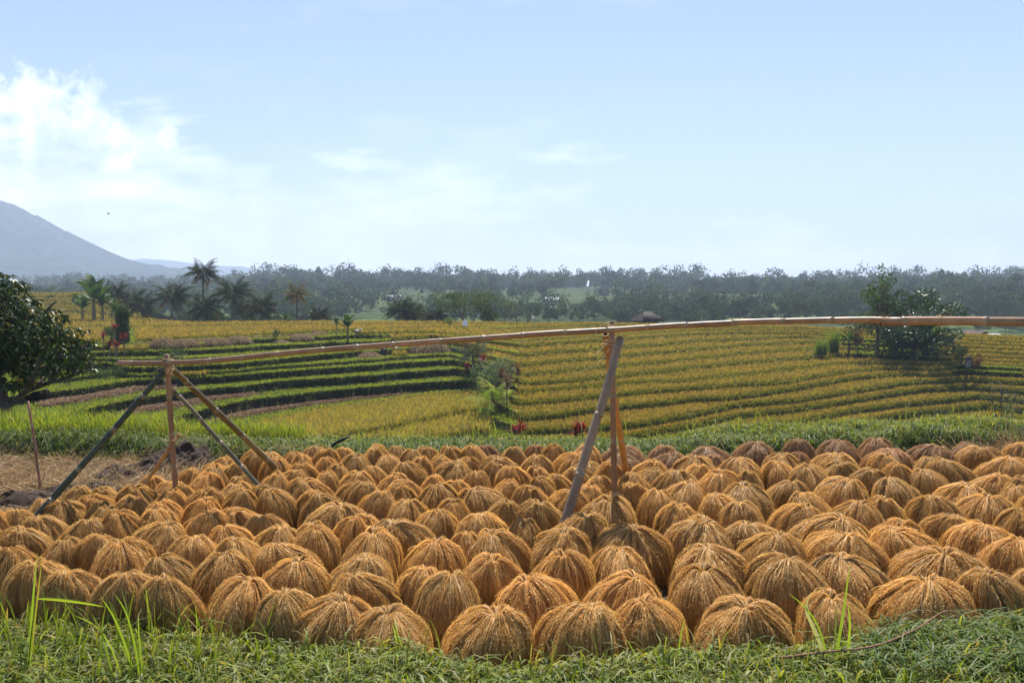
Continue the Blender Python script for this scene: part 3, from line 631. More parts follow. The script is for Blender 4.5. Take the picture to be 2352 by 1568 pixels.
lashing(lc, [0.15, .2, 1], .047, 6, .012, 'lashing', tl, seed=1, loose=[[lc + [0, -.03, 0], lc + [.08, -.05, .05], lc + [.20, -.06, .075]], [lc + [.02, -.04, 0], lc + [.10, -.05, .01], lc + [.17, -.05, -.02]], [lc + [.01, -.02, .03], lc + [.05, -.02, .09], lc + [.10, -.03, .05]]])
lashing(lc + [0, 0, -.07], [.3, .1, 1], .044, 3, .02, 'lashing', tl, seed=2, loose=[[lc + [-.02, -.03, -.04], lc + [-.09, -.04, -.07], lc + [-.12, -.04, -.13]]])
lashing(PD(394, 893, 7.60) - np.array(tl.location), [.02, 0, 1], .034, 2, .012, 'lashing', tl, seed=4, loose=[[PD(403, 893, 7.57) - np.array(tl.location), PD(430, 888, 7.55) - np.array(tl.location), PD(462, 892, 7.55) - np.array(tl.location)]])
lashing(PD(398, 1009, 7.60) - np.array(tl.location), [.02, 0, 1], .035, 3, .010, 'lashing', tl, seed=5, loose=[[PD(406, 1005, 7.57) - np.array(tl.location), PD(412, 985, 7.55) - np.array(tl.location), PD(425, 975, 7.55) - np.array(tl.location)]])

tc_ = empty('bamboo_trestle', (.9, 7.3, 0), label='centre bamboo trestle of three thick poles carrying the rail', cat='trestle', group='trestles carrying the long bamboo rail')
pole_at(tc_, [PD(1405, 738, 7.32), PD(1408, 950, 7.3), PD(1414, 1243, 7.3)], .0250, .0280, TAN, c2=BRN, name='post', node=.42, seed=8)
pole_at(tc_, [PD(1426, 776, 7.16), PD(1372, 960, 6.8), PD(1254, 1335, 6.3)], .033, .043, [.20, .135, .08], c2=[.29, .20, .12], name='brace', node=.5, label='thick grey brown brace leaning to the left', seed=9)
pole_at(tc_, [PD(1391, 767, 7.36), PD(1413, 930, 7.95), PD(1450, 1150, 8.7)], .0275, .036, ORG, name='brace', node=.55, label='orange brace with an open sawn top', seed=10, hollow=True)
cc_ = np.array(tc_.location)
lashing(PD(1405, 755, 7.27) - cc_, [.1, .3, 1], .052, 4, .014, 'lashing', tc_, seed=6, loose=[[PD(1400, 740, 7.2) - cc_, PD(1376, 752, 7.18) - cc_, PD(1363, 774, 7.18) - cc_]])
lashing(PD(1400, 790, 7.3) - cc_, [.25, .3, 1], .055, 3, .020, 'lashing', tc_, seed=7, loose=[[PD(1400, 800, 7.22) - cc_, PD(1372, 835, 7.18) - cc_, PD(1320, 857, 7.16) - cc_], [PD(1395, 790, 7.22) - cc_, PD(1370, 810, 7.2) - cc_, PD(1352, 822, 7.19) - cc_]])
lashing(PD(1420, 797, 7.16) - cc_, [-.25, .15, 1], .045, 3, .009, 'lashing', tc_, seed=8, loose=[[PD(1428, 790, 7.11) - cc_, PD(1440, 792, 7.09) - cc_, PD(1446, 806, 7.09) - cc_]])

rail = empty('bamboo_rail', tuple(PD(1176, 772, 7.2)), label='long bamboo rail lying across both trestles with a thicker sleeve pole at its right end', cat='bamboo rail')
rp = [(272, 834, 7.56), (385, 833, 7.50), (470, 830, 7.48), (600, 817, 7.44), (700, 807, 7.41), (820, 797, 7.37), (1115, 776, 7.27), (1280, 765, 7.23), (1405, 758, 7.20), (1640, 743, 6.95), (1850, 737, 6.6), (1985, 734, 6.35), (2060, 736, 6.2)]
bamboo(rel([PD(*q) for q in rp], rail), .0248, .0252, [.27, .16, .085], c2=[.30, .165, .075], parent=rail, name='pole', node=.36, seed=11)
bamboo(rel([PD(2025, 737, 6.24), PD(2200, 738, 6.0), PD(2352, 739, 5.8), PD(2600, 742, 5.5)], rail), .0325, .034, [.32, .18, .09], parent=rail, name='sleeve_pole', node=.45, seed=12)
lashing(PD(2160, 737, 6.05) - np.array(rail.location), [1, -.3, 0], .041, 3, .018, 'lashing', rail, seed=12, loose=[[PD(2150, 726, 6.0) - np.array(rail.location), PD(2175, 714, 5.98) - np.array(rail.location), PD(2190, 730, 5.97) - np.array(rail.location)]], tr=.002)

st = empty('stake', tuple(PD(97, 1145, 9.0)), label='thin reddish bamboo stake standing alone in the straw by the mango tree', cat='stake')
bamboo(rel([PD(64, 921, 9.0), PD(80, 1020, 9.0), PD(97, 1160, 9.0)], st), .0115, .014, [.30, .13, .09], parent=st, name='cane', node=.22, seed=13)

# ------------------------------------------------------------------ soil ridges, straw litter, grass of the yard
def soil_ridge(x, y, wx, wy, h, seed, label):
    c = GD(x, y, EYE); r = np.random.default_rng(seed); mb = MB()
    n1, n2 = 56, 28; U, V_ = np.meshgrid(np.linspace(-1, 1, n1), np.linspace(-1, 1, n2)); rr = np.clip(1 - U ** 2 - V_ ** 2 * .9, 0, 1)
    X = U * wx + .04 * fbm(U * 3, V_ * 3, .6, seed); Y = V_ * wy + .04 * fbm(U * 3, V_ * 3, .6, seed + 1)
    Z = .95 * h * rr ** .6 * (.75 + .8 * fbm(U * wx, V_ * wy, .22, seed + 3)) + .05 * rr * fbm(U * wx, V_ * wy, .06, seed + 5) - .03
    i = np.arange(n2 - 1)[:, None] * n1 + np.arange(n1 - 1)[None]
    mb.add(np.stack([X, Y, Z], -1).reshape(-1, 3), np.stack([i, i + 1, i + n1 + 1, i + n1], -1).reshape(-1, 4), np.array([.055, .034, .024]))
    mb.obj('soil_mound', MAT['soil'], loc=(c[0], c[1], float(near_h(c[0], c[1]))), smooth=False, label=label, cat='soil mound', group='dark clods dug up beside the straw')
soil_ridge(60, 1158, .75, .30, .17, 1, 'dark clod of soil at the left edge, behind the leftmost sheaves')
soil_ridge(262, 1098, .55, .26, .15, 2, 'dark soil clod just right of the long green brace')
soil_ridge(350, 1078, .45, .24, .14, 5, 'dark soil clod left of the trestle post')
soil_ridge(432, 1066, .40, .30, .34, 3, 'tall dark soil heap right behind the left trestle post')
soil_ridge(130, 1135, .5, .22, .13, 8, 'long dark clod left of the thin stake')
soil_ridge(300, 1086, .5, .2, .13, 9, 'dark clod halfway between the green brace and the trestle post')
soil_ridge(392, 1060, .4, .22, .16, 10, 'crumbly dark clod touching the foot of the grass bank')
soil_ridge(200, 1122, .40, .22, .11, 4, 'low soil clod between the thin stake and the green brace')
def yard_litter():
    mb = MB(); pl = [[.36, .235, .10], [.27, .165, .075], [.50, .37, .19], [.17, .10, .05]]
    def scatter(n, fx, fy, lz=.02, ln=(.08, .32), wd=(.004, .009)):
        x = fx(n); y = fy(n); p = GD(x, y, EYE); p[:, 2] = near_h(p[:, 0], p[:, 1]) + np.abs(rng.normal(0, lz, n)) + .004
        c = mixc(pl, n); up = nrm(np.stack([rng.normal(0, 1, n), rng.normal(0, 1, n), rng.uniform(0, .35, n)], -1))
        mb.add(*blades(p, rng.uniform(*ln, n), rng.uniform(*wd, n), rng.uniform(0, 6.3, n), rng.uniform(0, .4, n), up=up, K=2, c0=c, c1=c, tip=.7))
    scatter(6500, lambda n: rng.uniform(-150, 470, n), lambda n: rng.uniform(1052, 1130, n))
    scatter(3500, lambda n: rng.uniform(-60, 520, n), lambda n: rng.uniform(1100, 1215, n))
    scatter(2500, lambda n: rng.uniform(400, 780, n), lambda n: rng.uniform(1062, 1120, n))
    scatter(2200, lambda n: rng.uniform(420, 1100, n), lambda n: rng.uniform(1480, 1530, n))
    scatter(2500, lambda n: rng.uniform(0, 2400, n), lambda n: rng.uniform(1060, 1540, n))
    mb.obj('straw', MAT['litter'], kind='stuff', label='loose brown straw littering the yard between the clods and sheaves', cat='straw')
    # straw thrown on the bank at the right
    mb = MB(); n = 2600; px = rng.uniform(2170, 2480, n) ; py = 1022 - np.clip((px - 2170) / 180, 0, 1) * rng.uniform(0, 1, n) * 34; p = GD(px, py, EYE - .36)
    p[:, 2] = near_h(p[:, 0], p[:, 1]) + rng.uniform(.05, .22, n) * np.clip((px - 2170) / 120, .2, 1)
    c = mixc(pl, n) * [.95, .85, .85]; up = nrm(np.stack([rng.normal(0, 1, n), rng.normal(0, .6, n), rng.uniform(-.2, .6, n)], -1))
    mb.add(*blades(p, rng.uniform(.15, .5, n), rng.uniform(.004, .010, n), rng.uniform(0, 6.3, n), rng.uniform(0, .5, n), up=up, K=3, c0=c, c1=c, tip=.6))
    mb.obj('straw', MAT['litter'], kind='stuff', label='tangle of dry straw thrown on the bank at the right edge', cat='straw')
yard_litter()
def near_grass():
    LG = [[.22, .31, .04], [.28, .36, .055], [.17, .25, .035], [.35, .39, .08], [.25, .29, .11], [.38, .36, .13]]
    DK = np.array([.03, .055, .012])  # dark root tone, paints the shade between blades
    def sow(n, xr, yr, h, wd, bend=(.2, 1.1), K=3, col=LG, droop=.8, densf=None):
        # plan positions, sown over a quadrilateral of ground
        x = rng.uniform(*xr, n); Y = rng.uniform(*yr, n); X = (x - 1176) / F * Y * 1.0
        if densf is not None: k = densf(x, Y) > rng.random(n); x, Y, X = x[k], Y[k], X[k]
        n = len(x); p = np.stack([X, Y, near_h(X, Y)], -1)
        hh = rng.uniform(*h, n) * (1 + .5 * fbm(X, Y, .5, 12)); c = mixc(col, n)
        dry = rng.random(n) < .05; c[dry] = [.38, .30, .14]
        return blades(p, np.maximum(hh, .03), rng.uniform(*wd, n), rng.uniform(0, 6.3, n), rng.uniform(*bend, n), K=K, c0=DK + c * .2, c1=c, tip=.12, droop=droop)
    mb = MB()
    edge = lambda x: np.interp(x, FRX, FRY)
    inside = lambda x, Y: np.where(Y < edge(x) - .02, 1.0, np.where(Y < edge(x) + .12, .35, 0)) * np.where((x > 440) & (x < 620) & (Y > 4.68), .15, 1)
    mb.add(*sow(17000, (-250, 2650), (3.6, 5.4), (.05, .15), (.004, .010), (.3, 1.6), densf=inside, droop=1.0))
    mb.add(*sow(8000, (-250, 2650), (3.6, 5.4), (.03, .09), (.009, .018), (.6, 2.2), K=2, densf=inside, droop=.9))
    mb.add(*sow(1500, (-250, 2650), (3.6, 5.3), (.13, .24), (.008, .014), (.2, 1.1), K=4, densf=inside, droop=.6))
    mb.add(*sow(170, (-200, 620), (4.2, 4.95), (.16, .34), (.009, .014), (.1, .6), K=4, densf=inside, droop=.3, col=LG[:3]))
    mb.add(*sow(3200, (-250, 2650), (3.6, 5.3), (.09, .20), (.012, .020), (.5, 1.8), K=4, densf=inside, droop=1.1, col=LG + [[.42, .42, .22]]))  # extra pale tone paints whitish glints on some broad blades
    rt = sow(900, (2000, 2650), (3.9, 4.6), (.14, .34), (.008, .014), (.6, 1.6), K=5, densf=inside, droop=.9, col=[[.17, .25, .08], [.14, .22, .06], [.22, .28, .12]])
    mb.add(*rt)
    mb.obj('grass', MAT['grass'], kind='stuff', label='fresh green grass in front of the first row of sheaves', cat='grass')
    mb = MB()
    ft = lambda x: np.interp(x, [-600, 0, 380, 600, 1400, 2352, 3000], [10.9, 10.9, 10.6, 10.2, 10.3, 10.8, 10.8])
    bk = lambda x: np.interp(x, [-600, 0, 350, 700, 1500, 1750, 3000], [13.4, 13.4, 13.0, 12.2, 12.1, 12.7, 12.9])
    f = lambda x, Y: np.where((Y > ft(x) - .05) & (Y < bk(x)), 1.0, 0)
    f2 = lambda x, Y: f(x, Y) * np.where((x > 330) & (x < 470) & (Y < 11.2), .15, 1) * np.where((x > 2200) & (Y < 11.6), .3, 1)
    mb.add(*sow(42000, (-300, 2700), (10, 15), (.04, .13), (.008, .016), (.3, 1.3), K=2, densf=f2))
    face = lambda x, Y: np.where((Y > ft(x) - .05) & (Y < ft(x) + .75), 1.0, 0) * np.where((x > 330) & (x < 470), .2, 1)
    mb.add(*sow(26000, (-300, 2700), (10, 12), (.08, .22), (.009, .016), (.4, 1.5), K=2, densf=face, droop=1.0, col=[[.08, .13, .02], [.12, .18, .03], [.06, .10, .015]]))  # darker greens paint shade onto the steep side of the bank
    mb.add(*sow(9000, (-300, 700), (11.3, 13.3), (.08, .26), (.008, .014), (.1, .7), K=3, densf=f, droop=.4, col=[[.26, .36, .05], [.20, .31, .04], [.33, .38, .08]]))
    mb.add(*sow(7000, (1500, 2700), (11.0, 13), (.08, .20), (.009, .017), (.3, 1.2), K=3, densf=lambda x, Y: f(x, Y) * np.clip((x - 1480) / 150, 0, 1) * (fbm(x / 60, Y * 1.5, 1.0, 4) > -.15), droop=.8))
    mb.add(*sow(420, (400, 2500), (11.2, 12.5), (.18, .38), (.008, .013), (.1, .8), K=5, densf=f, droop=.4, col=[[.30, .38, .10], [.24, .33, .07]]))
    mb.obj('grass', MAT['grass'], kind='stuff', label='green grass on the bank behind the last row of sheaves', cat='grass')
near_grass()
def twig(pts, r0, label):
    P = [np.array([*(GD(x, y, EYE - .36)[:2]), 0.]) for x, y in pts]
    for p, h in zip(P, [.06, .07, .09, .11, .12, .1]): p[2] = float(near_h(p[0], p[1])) + h
    mb = MB(); add_tube(mb, smoothcurve(P, 24), np.linspace(r0, r0 * .4, 24), 6, [.30, .17, .11]); mb.obj('twig', MAT['bark'], label=label, cat='twig', smooth=True)
twig([(1790, 1508), (1900, 1500), (2010, 1496), (2100, 1470), (2180, 1430), (2235, 1392)], .0065, 'long reddish twig lying in the grass at the lower right')
def reed(x, y, Y, leaves, label, stems=1):
    b = PD(x, y, Y); b[2] = max(b[2], float(near_h(b[0], b[1]))); e = empty('tall_grass_plant', tuple(b), label=label, cat='grass plant', group='tall grass stems in the foreground')
    for L in leaves:
        pts = smoothcurve([PD(px, py, Y + dy) for px, py, dy in L['p']], 12) - b; n = len(pts); wdt = L.get('w', .012); t = np.linspace(0, 1, n)
        wv = wdt * np.minimum(1, .35 + 3 * t) * (1 - t ** 2.5) * .5 + .0004; T = nrm(np.gradient(pts, axis=0))
        sd = nrm(np.cross(T, [.25, 1, .1])); fold = np.cross(sd, T) * wv[:, None] * .5
        V = np.stack([pts - sd * wv[:, None] + fold, pts, pts + sd * wv[:, None] + fold], 1).reshape(-1, 3); k = np.arange(n - 1)[:, None] * 3 + np.array([[0, 1]]); k = k.ravel()
        c = np.array(L.get('c', [.22, .36, .05]))
        o = MB().add(V, np.stack([k, k + 1, k + 4, k + 3], -1), c * (.75 + .35 * np.repeat(t, 3))[:, None]).obj(L.get('name', 'blade'), MAT['grass'], e, smooth=True)
    return e
reed(64, 1590, 4.35, [dict(p=[(64, 1590, 0), (68, 1480, 0), (76, 1360, 0), (86, 1268, 0)], w=.019), dict(p=[(72, 1500, 0), (82, 1400, 0), (97, 1278, 0)], w=.012, c=[.30, .33, .07]),
     dict(p=[(81, 1374, -.02), (140, 1378, -.05), (200, 1386, -.08), (240, 1393, -.1)], w=.016, c=[.30, .42, .06]), dict(p=[(60, 1590, 0), (70, 1470, 0), (82, 1374, 0)], w=.008, name='stem', c=[.05, .09, .02])],
     'tall upright grass plant with one bent sideways leaf, left foreground')
reed(300, 1600, 4.2, [dict(p=[(318, 1600, 0), (292, 1500, 0), (262, 1420, 0), (232, 1372, 0)], w=.018), dict(p=[(322, 1590, 0), (312, 1500, 0), (290, 1410, 0), (262, 1362, 0)], w=.014),
     dict(p=[(330, 1590, 0), (322, 1500, 0), (318, 1450, 0), (318, 1408, 0)], w=.012), dict(p=[(270, 1600, 0), (250, 1520, 0), (232, 1450, 0), (205, 1400, .05)], w=.014, c=[.16, .26, .05]),
     dict(p=[(290, 1600, 0), (260, 1500, 0), (222, 1440, 0), (170, 1412, 0)], w=.013, c=[.28, .38, .08])], 'broad bright grass tuft in the left foreground before the front sheaves')
reed(1900, 1590, 4.15, [dict(p=[(1908, 1590, 0), (1892, 1500, 0), (1868, 1440, 0), (1852, 1400, 0), (1860, 1362, 0)], w=.024, c=[.30, .35, .25]),
     dict(p=[(1912, 1590, 0), (1922, 1500, 0), (1938, 1400, 0), (1952, 1293, 0)], w=.017), dict(p=[(1930, 1590, 0), (1945, 1520, 0), (1952, 1440, 0), (1948, 1388, 0)], w=.015, c=[.28, .42, .05]),
     dict(p=[(1912, 1590, 0), (1917, 1500, 0), (1920, 1430, 0), (1922, 1380, 0)], w=.010, c=[.12, .18, .06]), dict(p=[(1905, 1520, 0), (1880, 1440, 0), (1850, 1395, 0), (1812, 1362, 0)], w=.009)],
     'tall pale backed grass blades standing right of centre in the foreground')
reed(1590, 1600, 4.3, [dict(p=[(1585, 1590, 0), (1560, 1500, 0), (1572, 1420, 0)], w=.012), dict(p=[(1500, 1560, .1), (1470, 1520, .1), (1440, 1468, .1)], w=.012), dict(p=[(918, 1590, .1), (925, 1520, .1), (912, 1468, .1), (900, 1432, .1)], w=.016)][:2],
     'short grass blades near the centre of the foreground')
reed(920, 1580, 4.3, [dict(p=[(925, 1590, 0), (920, 1520, 0), (910, 1470, 0), (902, 1432, 0)], w=.017), dict(p=[(938, 1590, 0), (935, 1520, 0), (918, 1470, 0), (907, 1430, 0)], w=.010), dict(p=[(760, 1590, 0), (730, 1540, 0), (720, 1500, 0)], w=.01)][:2],
     'single folded grass blade rising before the sheaves left of centre')
# ------------------------------------------------------------------ valley floor, wooded ridge, mountains
SKY = P_("-300,652 0,650 80,643 300,643 480,641 560,634 640,632 760,631 960,629 1200,634 1430,634 1600,637 1750,643 1900,640 2100,643 2180,637 2352,636 2700,636")
xs_f = np.arange(-700, 3060, 12.0)                                   # 2352 px units
topf = lambda x: np.interp(x * 1.7415, *P_(TOP).T) / 1.7415
def far_rows():
    s = np.interp(xs_f, *SKY.T); tp = topf(xs_f)
    lf = np.interp(xs_f, [0, 420, 620], [1.5, 1.35, 1.0])
    rr = [(tp + 40, 170, 1), (tp + 7, 225, 1), (np.minimum(tp - 16, 722), 310, 1), (np.full(len(xs_f), 694.), 400, 1), (np.full(len(xs_f), 676.), 500, lf), (np.full(len(xs_f), 664.), 600, lf), (s + 23, 720, lf), (s + 42, 860, lf)]
    out = []
    for y, Y, k in rr:
        Yk = Y * k * (1 + .05 * vnoise(xs_f, xs_f * 0 + Y, 170, 5)); a = (xs_f - 1176) / F; b = (784 - y) / F; dy = cP + b * sP; sc_ = Yk / dy
        out.append(np.stack([a * sc_, Yk * np.ones(len(xs_f)), EYE + (-sP + b * cP) * sc_], -1))
    return out
FR = far_rows()
def far_pt(x, t):
    """t in 0..7 across the rows"""
    i = np.clip((x - xs_f[0]) / 12.0, 0, len(xs_f) - 1.001); j = i.astype(int); f = (i - j)[:, None]; R = np.stack(FR)
    k = np.clip(t, 0, 6.999); kk = k.astype(int); g = (k - kk)[:, None]
    a = R[kk, j] * (1 - f) + R[kk, j + 1] * f; b = R[kk + 1, j] * (1 - f) + R[kk + 1, j + 1] * f
    return a * (1 - g) + b * g
def openness(x, t):
    """clearings with small rice terraces on the far slope"""
    o = fbm(x, t * 130, 170, 77, 3) + .42
    for (a, b, c, d, wq) in ((930, 3.1, 85, .8, .8), (1290, 2.6, 90, .9, .7), (1700, 2.6, 150, .7, .9), (1480, 3.4, 60, .5, .4), (900, 4.2, 60, .3, .5), (560, 2.4, 40, .5, .3)):
        o = o - wq * np.exp(-((x - a) / c) ** 2 - ((t - b) / d) ** 2)
    o = np.maximum(o, -.06)
    o = np.where(x > 1880, np.maximum(o, .3), o)
    return o
def build_far():
    sub = 36; ts = np.linspace(0, 7, 7 * sub + 1); rows = []; cols = []
    for t in ts:
        p = far_pt(xs_f, np.full(len(xs_f), t)); rows.append(p)
    R = np.stack(rows)
    # small terraces: heights stepped along the slope
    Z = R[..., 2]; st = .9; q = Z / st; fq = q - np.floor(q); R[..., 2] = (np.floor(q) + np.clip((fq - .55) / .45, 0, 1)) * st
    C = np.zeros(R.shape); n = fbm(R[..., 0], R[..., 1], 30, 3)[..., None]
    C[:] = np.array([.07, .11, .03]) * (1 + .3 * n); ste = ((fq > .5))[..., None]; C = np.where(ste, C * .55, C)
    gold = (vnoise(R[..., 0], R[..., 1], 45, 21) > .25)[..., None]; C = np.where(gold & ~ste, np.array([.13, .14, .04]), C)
    V = R.reshape(-1, 3); a, b = R.shape[:2]; i = np.arange(a - 1)[:, None] * b + np.arange(b - 1)[None]
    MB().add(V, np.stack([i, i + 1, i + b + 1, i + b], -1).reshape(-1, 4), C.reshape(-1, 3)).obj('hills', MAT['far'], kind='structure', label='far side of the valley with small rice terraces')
    g = np.linspace(-1, 1, 41); X, Y = np.meshgrid(g * 5400, (g + 1) / 2 * 5600 - 60); Z = -27.5 + 1.5 * vnoise(X, Y, 600, 2) - 3 * (Y < 60)
    i = np.arange(40)[:, None] * 41 + np.arange(40)[None]
    MB().add(np.stack([X, Y, Z], -1).reshape(-1, 3), np.stack([i, i + 1, i + 42, i + 41], -1).reshape(-1, 4), np.array([.05, .07, .03])).obj('terrain', MAT['far'], kind='structure', label='low land stretching to the horizon')
build_far()
def mountain(name, prof, Yb, depth, base, label, colr, rough=8, seed=3):
    P = P_(prof); X = np.linspace(P[0, 0], P[-1, 0], 620); ys = np.interp(X, P[:, 0], P[:, 1]); V = []; m = 80
    for j in range(m + 1):
        t = j / m; Yj = Yb - depth * (1 - t); full = (670 - ys) / F * Yb + EYE; z = base + (full - base) * (t ** .8)
        xw = (X - 1176) / F * Yb
        z = z + rough * fbm(xw, xw * 0 + Yj, 160, seed, 5) * min(1, t * 2.5) * (1 - .75 * (j == m)) + rough * .38 * fbm(xw, xw * 0 + Yj, 15, seed + 9, 4)
        V.append(np.stack([xw, np.full(len(X), Yj), z], -1))
    bk = V[-1].copy(); bk[:, 1] += depth; bk[:, 2] = base; V.append(bk)
    V = np.stack(V); a, b = V.shape[:2]; i = np.arange(a - 1)[:, None] * b + np.arange(b - 1)[None]; n = (fbm(V[..., 0], V[..., 1], 90, seed + 1) + 1.3 * vnoise(V[..., 0], V[..., 1], 11, seed + 2))[..., None]
    MB().add(V.reshape(-1, 3), np.stack([i, i + 1, i + b + 1, i + b], -1).reshape(-1, 4), (np.array(colr) * (1 + .42 * n)).reshape(-1, 3)).obj(name, MAT['far'], smooth=True, kind='structure', label=label)
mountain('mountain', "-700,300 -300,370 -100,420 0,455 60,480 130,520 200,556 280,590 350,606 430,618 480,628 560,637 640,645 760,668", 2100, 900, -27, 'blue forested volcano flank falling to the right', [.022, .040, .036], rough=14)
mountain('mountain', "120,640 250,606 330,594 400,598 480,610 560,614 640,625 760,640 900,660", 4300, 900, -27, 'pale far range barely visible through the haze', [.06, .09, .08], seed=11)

# ------------------------------------------------------------------ vegetation builders
FG = np.array([[.045, .075, .03], [.060, .085, .035], [.035, .06, .026], [.07, .095, .035], [.05, .07, .035]])
def crown_pts(r, n, blobs):
    """leaf positions through a crown made of uneven lobes: rows of (x, y, z, rx, rz)"""
    B = np.array(blobs, float); wv = B[:, 3] ** 2 * B[:, 4]; k = r.choice(len(B), n, p=wv / wv.sum()); d = nrm(r.normal(size=(n, 3))); rad = r.uniform(.35, 1, n) ** .4
    P = B[k, :3] + d * rad[:, None] * np.stack([B[k, 3], B[k, 3], B[k, 4]], -1); return P, d
def tree_lobes(r, kind, H):
    if kind == 'round': return [(r.normal(0, .16) * H, r.normal(0, .16) * H, H * r.uniform(.42, .85), H * r.uniform(.13, .22), H * r.uniform(.10, .17)) for _ in range(9)]
    if kind == 'flat': return [(r.uniform(-.5, .5) * H, r.uniform(-.4, .4) * H, H * r.uniform(.72, .93), H * r.uniform(.16, .24), H * r.uniform(.05, .09)) for _ in range(10)]
    if kind == 'dome': return [(r.uniform(-.55, .55) * H, r.uniform(-.45, .45) * H, H * r.uniform(.5, .88), H * r.uniform(.14, .22), H * r.uniform(.07, .12)) for _ in range(22)]
    if kind == 'bushy': return [(r.normal(0, .24) * H, r.normal(0, .2) * H, H * r.uniform(.10, .85), H * r.uniform(.15, .24), H * r.uniform(.10, .16)) for _ in range(16)]
    if kind == 'tall': return [(r.normal(0, .09) * H, r.normal(0, .09) * H, H * q, H * (.05 + .14 * sin(pi * min(q * 1.05, 1))), H * .10) for q in np.linspace(.3, .93, 8)]
    return [(r.normal(0, .13) * H, r.normal(0, .13) * H, H * q, H * .16 * (1.25 - q), H * .1) for q in np.linspace(.25, .95, 9)]
def make_tree(kind, H, seed, nleaf, lsize, name='tree', pal=FG, matn='fleaf', **tags):
    r = np.random.default_rng(seed); e = empty(name, (0, 0, 0), **tags); bl = tree_lobes(r, kind, H)
    mb = MB(); pts = [(0, 0, -.3), (r.normal(0, .02) * H, 0, H * .3), (r.normal(0, .04) * H, r.normal(0, .04) * H, H * .78)]
    add_tube(mb, smoothcurve(pts, 8), np.linspace(.028 * H, .009 * H, 8), 7, [.16, .12, .09])
    for b in bl[:7]:
        z0 = H * r.uniform(.25, .5); add_tube(mb, smoothcurve([(0, 0, z0), (b[0] * .5, b[1] * .5, (z0 + b[2]) * .5), (b[0], b[1], b[2])], 6), np.linspace(.011 * H, .004 * H, 6), 5, [.15, .115, .085])
    mb.obj('trunk', MAT['bark'], e)
    P, d = crown_pts(r, nleaf, bl); c = pal[r.integers(0, len(pal), nleaf)] * r.uniform(.7, 1.35, (nleaf, 1))
    mb = MB(); mb.add(*cards(P, r.uniform(.6, 1.3, nleaf) * lsize, nb=d, col=c, jit=.8, asp=1.1)); mb.obj('crown', MAT[matn], e)
    return e
def make_palm(H, seed, frond=2.4, nf=17, pal=((.016, .026, .009), (.030, .036, .013)), **tags):
    r = np.random.default_rng(seed); e = empty('coconut_palm', (0, 0, 0), **tags); lean = r.normal(0, .05, 2) * H
    tr = smoothcurve([(0, 0, -.3), (lean[0] * .3, lean[1] * .3, H * .5), (lean[0], lean[1], H)], 12)
    mb = MB(); add_tube(mb, tr, np.linspace(.17, .11, 12) * (H / 7) ** .3, 8, [.11, .095, .08]); mb.obj('trunk', MAT['bark'], e)
    top = tr[-1]; mb = MB()
    for i in range(nf):
        az = i * 2.4 + r.normal(0, .2); el = 1.35 - 1.75 * (i / nf) + r.normal(0, .1); L = frond * r.uniform(.8, 1.1)
        s = np.linspace(0, 1, 12); ang = el - s * (1.15 + .3 * r.random()); dl = L / 11
        hx = np.concatenate([[0], np.cumsum(np.cos(ang[:-1]) * dl)]); hz = np.concatenate([[0], np.cumsum(np.sin(ang[:-1]) * dl)])
        R = top + np.stack([np.cos(az) * hx, np.sin(az) * hx, hz + .1], -1); add_tube(mb, R, np.linspace(.03, .008, 12), 4, [.20, .18, .06], caps=False)
        q = np.repeat(np.linspace(.08, 1, 26), 2); side = np.tile([1, -1], 26); base = np.stack([np.interp(q, s, R[:, k]) for k in range(3)], -1)
        T = np.stack([np.cos(az) * np.cos(el - q * 1.2), np.sin(az) * np.cos(el - q * 1.2), np.sin(el - q * 1.2)], -1); lat = np.array([-sin(az), cos(az), 0])
        ll = frond * .33 * np.sin(np.clip(q * 1.15 + .12, 0, 1) * pi * .93 + .1) ** .6 * r.uniform(.8, 1.1, 52); d = nrm(T * .55 + lat * side[:, None] * .9 + [0, 0, -.35]); tipp = base + d * ll[:, None] + np.array([0, 0, -1]) * (ll ** 2 * .35)[:, None]
        wv = .058 * frond / 2.4; w_ = T * wv; midp = (base + tipp) / 2 + np.array([0, 0, .04]) * ll[:, None]
        V = np.stack([base, midp - w_ * .6, tipp, midp + w_ * .6], 1).reshape(-1, 3); c0 = np.array(pal[0]) if r.random() < .7 else np.array(pal[1]); dead = el < -.2 and r.random() < .5
        c = (np.array([.13, .09, .05]) if dead else c0) * r.uniform(.75, 1.35, (52, 1)); mb.add(V, np.arange(208).reshape(-1, 4), np.repeat(c, 4, axis=0))
    mb.obj('crown', MAT['fleaf'], e)
    return e
